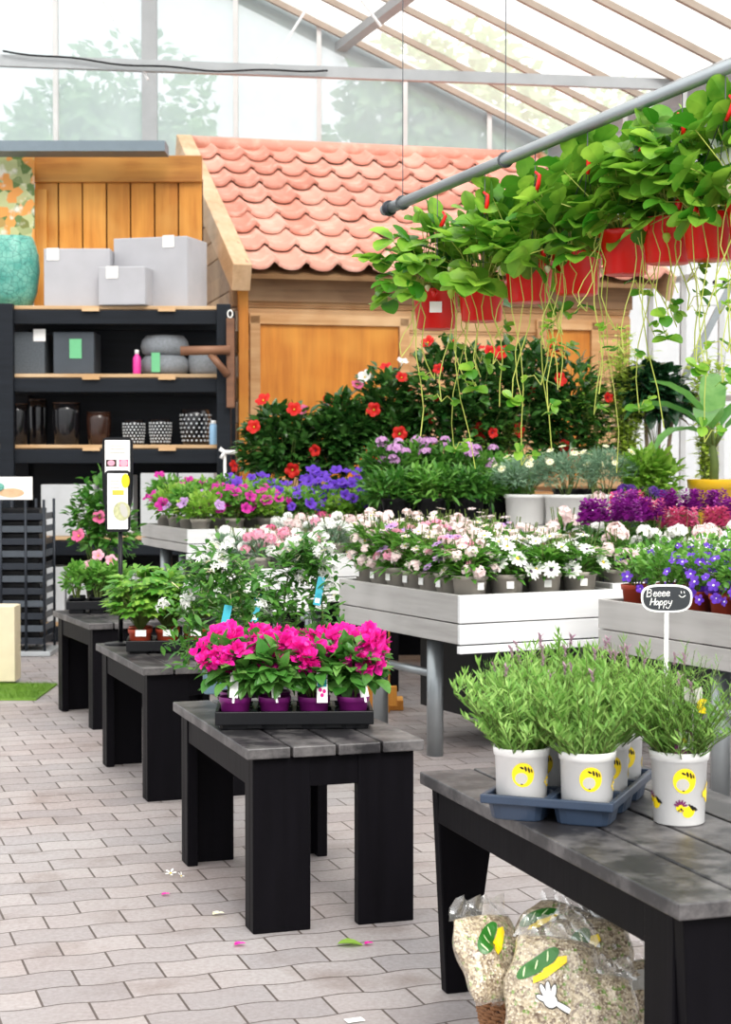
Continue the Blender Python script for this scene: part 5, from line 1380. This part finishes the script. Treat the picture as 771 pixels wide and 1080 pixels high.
def bag(label, pos, rot, seed, a=.105, b=.12, c=.045, prints=('leaf', 'hand')):
    R = random.Random(seed); t = thing('chip_bag', label, 'bag', pos, 0, None); t.rotation_euler = rot
    ph = [R.uniform(0, 6) for _ in range(8)]
    def S(u, v, side, off=0.):
        e = max(0, (1 - abs(u) ** 2.4)) * max(0, (1 - abs(v) ** 2.4)); th = c * e ** .42
        th *= 1 + .14 * math.sin(4 * u + ph[0]) * math.sin(3.4 * v + ph[1]) + .07 * math.sin(9 * u + ph[2] + 3 * v) + .05 * math.sin(11 * v + ph[3])
        x = a * u * (1 - .1 * v * v) + .006 * math.sin(5 * v + ph[4]); y = b * v * (1 - .07 * u * u)
        return V((x, y, side * (th + off)))
    N = 26; mb = MB()
    for side in (1, -1):
        vs = [S(-1 + 2 * i / N, -1 + 2 * j / N, side) for j in range(N + 1) for i in range(N + 1)]; m = N + 1
        fs = [(j * m + i, j * m + i + 1, (j + 1) * m + i + 1, (j + 1) * m + i) if side > 0 else (j * m + i, (j + 1) * m + i, (j + 1) * m + i + 1, j * m + i + 1) for j in range(N) for i in range(N)]
        mb.add(vs, fs)
    obj('filling', mb, M['chips'], t, True)
    # clear film: loose sleeve with crumpled ends
    for sg in (1, -1):
        fm = MB(); vs = []; nu, nv = 22, 7
        for j in range(nv + 1):
            for i in range(nu + 1):
                u = -1 + 2 * i / nu; v = j / nv; w_ = 1 - .25 * v * (1 if sg > 0 else .2)
                vs.append(V((a * 1.02 * u * w_, sg * b * (.9 + (.45 if sg > 0 else .2) * v), .014 * math.sin(7 * u + 5 * v + ph[5]) * (v + .2) + .01 * math.sin(19 * u + ph[6]) * v + .02 * v)))
        m = nu + 1; fm.add(vs, [(j * m + i, j * m + i + 1, (j + 1) * m + i + 1, (j + 1) * m + i) for j in range(nv) for i in range(nu)])
        obj('film', fm, M['film'], t, True)
    def patch(nm, poly, mat, off):
        n = len(poly); cx = sum(p[0] for p in poly) / n; cy = sum(p[1] for p in poly) / n; pm2 = MB(); rings = 5
        vs = [S(cx, cy, 1, off)]
        for r in range(1, rings + 1):
            k = r / rings; vs += [S(cx + (x - cx) * k, cy + (y - cy) * k, 1, off) for x, y in poly]
        fs = [(0, 1 + k, 1 + (k + 1) % n) for k in range(n)]
        for r in range(rings - 1): fs += [(1 + r * n + k, 1 + (r + 1) * n + k, 1 + (r + 1) * n + (k + 1) % n, 1 + r * n + (k + 1) % n) for k in range(n)]
        pm2.add(vs, fs); return obj(nm, pm2, mat, t)
    if 'leaf' in prints:
        patch('printed_leaf', ell(-.28, .32, .5, .2, .75, 28), M['print_green'], .002)
        for k in (-.26, -.05, .16): patch('printed_vein', ell(-.28 + k * .9, .34 + k * .9, .02, .12, .75 - .5, 8), M['print_pale'], .003)
        patch('printed_band', [(-.25, -.1), (.05, .05), (.33, .42), (.3, .55), (.1, .5), (.05, .36), (-.12, .22), (-.1, .1), (-.28, .02)], M['print_yellow'], .0025)
    if 'hand' in prints:
        ox, oy = .12, -.38
        for (x, y, rx, ry, ro) in ((0, 0, .16, .14, 0), (-.14, .16, .05, .14, .5), (-.03, .2, .05, .15, .15), (.09, .18, .05, .14, -.2), (-.19, .02, .12, .05, -.2), (.3, -.1, .24, .06, -.35)):
            patch('printed_outline', ell(ox + x, oy + y, rx + .025, ry + .025, ro, 14), M['print_black'], .0022)
        for (x, y, rx, ry, ro) in ((0, 0, .16, .14, 0), (-.14, .16, .05, .14, .5), (-.03, .2, .05, .15, .15), (.09, .18, .05, .14, -.2), (-.19, .02, .12, .05, -.2), (.3, -.1, .24, .06, -.35)):
            patch('printed_hand', ell(ox + x, oy + y, rx, ry, ro, 14), M['paper'], .003)
    if 'slip' in prints: patch('paper_slip', [(-.6, .1), (.7, .1), (.7, .75), (-.6, .75)], M['print_grey'], .003)
    return t
M['print_green'] = plain('print_green', '2c6a24', .3, .5, 0, .05); M['print_pale'] = plain('print_pale', 'c9d8a8', .3, .5, 0, .03)
def bp_(px, py, Y): return at(px, py, Y)
bag('clear bag of wood chips leaning left over the basket, green leaf print', bp_(519, 1010, 4.14), (.95, .1, .62), 1, .098, .11, .042, ('leaf',))
bag('clear bag of wood chips front and centre, green leaf and white hand print', bp_(580, 1040, 4.0), (1.0, .05, -.28), 2)
bag('clear bag of wood chips at the back, lying flat on the others', bp_(575, 990, 4.3), (.75, .0, -.9), 3, .1, .11, .04, ('leaf',))
bag('clear bag of wood chips behind the front one, tilted right', bp_(622, 1018, 4.17), (1.05, -.1, -.35), 4)
bag('clear bag of fine chips at the right with a pale slip', bp_(668, 1062, 4.1), (1.1, -.15, .05), 5, .09, .11, .04, ('slip',))
bag('clear bag of wood chips low in the basket beside the front bag', bp_(634, 1072, 3.93), (1.0, .05, -.15), 6, .08, .1, .04, ())
# ================================================================ dark display rack, stone post, turf mat
rp = onz(0, 692, 0); Yk = rp.y
rx1 = at(46, 500, Yk).x; rx0 = rx1 - .62; RH = at(20, 527, Yk).z
rk = thing('display_rack', 'dark wire display rack with trays, at the left before the shelving', 'rack', ((rx0 + rx1) / 2, Yk, 0))
w2 = (rx1 - rx0) / 2
for x in (-w2, w2, w2 - .14, -.02):
    for y in (0, .42):
        b = MB(); b.tube([(x, y, .02), (x, y, RH)], .011, 8); obj('upright', b, M['dark_metal'], rk, True)
b = MB(); b.box((0, .21, .02), (2 * w2 + .1, .5, .035)); obj('base', b, M['steel'], rk, bevel=.004)
for k in range(11):
    z = .1 + k * (RH - .15) / 11
    b = MB(); b.box((0, .21, z), (2 * w2 - .02, .4, .014)); b.box((0, .005, z + .015), (2 * w2 - .02, .014, .05)); b.box((w2 - .012, .21, z + .015), (.014, .4, .05)); obj('tray_shelf', b, M['slate'] if k % 2 else M['dark_metal'], rk, bevel=.003)
    b = MB(); b.box((0, .23, z + .05), (2 * w2 - .1, .3, .05)); obj('stock', b, M['black_plastic'], rk, bevel=.006)
b = MB(); tz = at(10, 503, Yk).z; b.box((-.06, .02, (RH + tz) / 2), (2 * w2 - .06, .02, tz - RH)); hd = obj('header_card', b, M['paper'], rk)
for x, z, rx, m in ((-.1, .3, .08, 'f_pink'), (.12, .3, .1, 'barge'), (-.24, .5, .05, 'f_rose'), (.02, .55, .05, 'teal')):
    b = MB(); b.prism([(p_[0] + x, p_[1]) for p_ in ell(0, 0, rx, .035)], .002, Matrix.Translation((-.06, .009, RH + (tz - RH) * z)) @ Matrix.Rotation(PI / 2, 4, 'X')); obj('printed_picture', b, M[m], hd)
p = onz(0, 723, 0); a = at(15, 650, p.y); ht = at(10, 641, p.y).z
b = MB(); b.box((0, .11, ht / 2 + .012), (.3, .2, ht - .015)); b.box((0, .11, ht + .002), (.28, .18, .01)); 
tag(obj('stone_block', b, M['cream_wood'], None, False, loc=(a.x - .15, p.y, .004), bevel=.006), 'cream coloured block standing on the turf mat at the left edge', 'block')
gm = MB(); R2 = random.Random(9); q = onz(38, 739, 0); q2 = onz(26, 722, 0)
gx1 = q.x; gx0 = gx1 - .8; gy0 = q.y; gy1 = gy0 + .75
gm.box(((gx0 + gx1) / 2, (gy0 + gy1) / 2, .006), (gx1 - gx0, gy1 - gy0, .01))
for i in range(5200):
    x, y = R2.uniform(gx0, gx1), R2.uniform(gy0, gy1); gm.leaf((x, y, .008), (R2.uniform(-.6, .6), R2.uniform(-.6, .6), 1), (1, 0, 0), .028, .006, [(0, 1), (1, 0)], .4, 0)
mt = gm.mesh('turf', M['grass']); tag(put('turf_mat', mt), 'green artificial turf mat on the paving at the left edge', 'mat')
# ================================================================ bits on the paving
def bit(name, label, px, py, me, sc=1., group=None, rot=(0, 0, 0)):
    p = onz(px, py, .003); o = put(name, me, None, p, rot, sc); tag(o, label, 'petal' if 'petal' in name else 'leaf' if 'leaf' in name else 'flower' if 'flower' in name else 'paper', group)
def petm(m):
    mb = MB()
    for k in range(3): a = 2.1 * k; mb.leaf((0, 0, 0.004), (math.cos(a), math.sin(a), .25), (0, 0, 1), .022, .02, OV, .3, .3)
    return mb.mesh('petal', M[m])
pm1, pm2 = petm('f_magenta'), petm('f_cream')
bit('fallen_petal', 'fallen magenta bract on the paving left of the table leg', 252, 997, pm1)
bit('fallen_petal', 'fallen magenta bract beside the fallen green leaf', 388, 996, pm1, .8)
bit('fallen_petal', 'fallen magenta bract behind the left table leg', 174, 944, pm1, .8)
bit('fallen_petal', 'fallen pale bract left of the front table leg', 229, 965, pm2, 1.1)
lm = MB(); lm.leaf((0, 0, .004), (1, .1, .1), (0, 0, 1), .075, .045, OV, .4, .4)
bit('fallen_leaf', 'fallen green leaf on the paving in front of the middle table', 356, 997, lm.mesh('leaf', M['l_light']), 1.1)
jm = fl_daisy(5, .022, 'f_white', 'f_eye', .4, .3)
bit('fallen_flower', 'fallen white flower left of the middle table, nearer one', 180, 921, jm, 1, None, (.4, 0, 0)); bit('fallen_flower', 'fallen white flower right beside the other fallen white one', 191, 924, jm, .8, None, (.8, .3, 1))
pp_ = MB(); pp_.box((0, 0, .001), (.05, .03, .001)); bit('paper_scrap', 'white scrap of paper on the paving at the bottom edge', 374, 1076, pp_.mesh('scrap', M['paper']), 1, None, (0, 0, .4))
# ================================================================ light
w = bpy.data.worlds.new('sky'); SC.world = w; w.use_nodes = True
nt = w.node_tree; nt.nodes.clear()
tc = nt.nodes.new('ShaderNodeTexCoord'); sp = nt.nodes.new('ShaderNodeSeparateXYZ'); mr = nt.nodes.new('ShaderNodeMapRange')
mr.inputs['From Min'].default_value = -.05; mr.inputs['From Max'].default_value = .7
mr.inputs['To Min'].default_value = .92; mr.inputs['To Max'].default_value = 2.3
bg = nt.nodes.new('ShaderNodeBackground'); bg.inputs[0].default_value = (.96, .98, 1, 1)
ow = nt.nodes.new('ShaderNodeOutputWorld')
nt.links.new(tc.outputs['Generated'], sp.inputs[0]); nt.links.new(sp.outputs[2], mr.inputs[0])
nt.links.new(mr.outputs[0], bg.inputs[1]); nt.links.new(bg.outputs[0], ow.inputs[0])
sd = bpy.data.lights.new('sun', 'SUN'); sd.energy = 3.0; sd.angle = math.radians(25); sd.color = (1, .96, .9)
so = bpy.data.objects.new('sun', sd); COL.objects.link(so); so.rotation_euler = (math.radians(47), math.radians(20), 0)
vs = SC.view_settings; SC.display_settings.display_device = 'sRGB'
vs.view_transform = 'Standard'; vs.look = 'None'; vs.gamma = 1; vs.use_curve_mapping = False; vs.exposure = 0.2
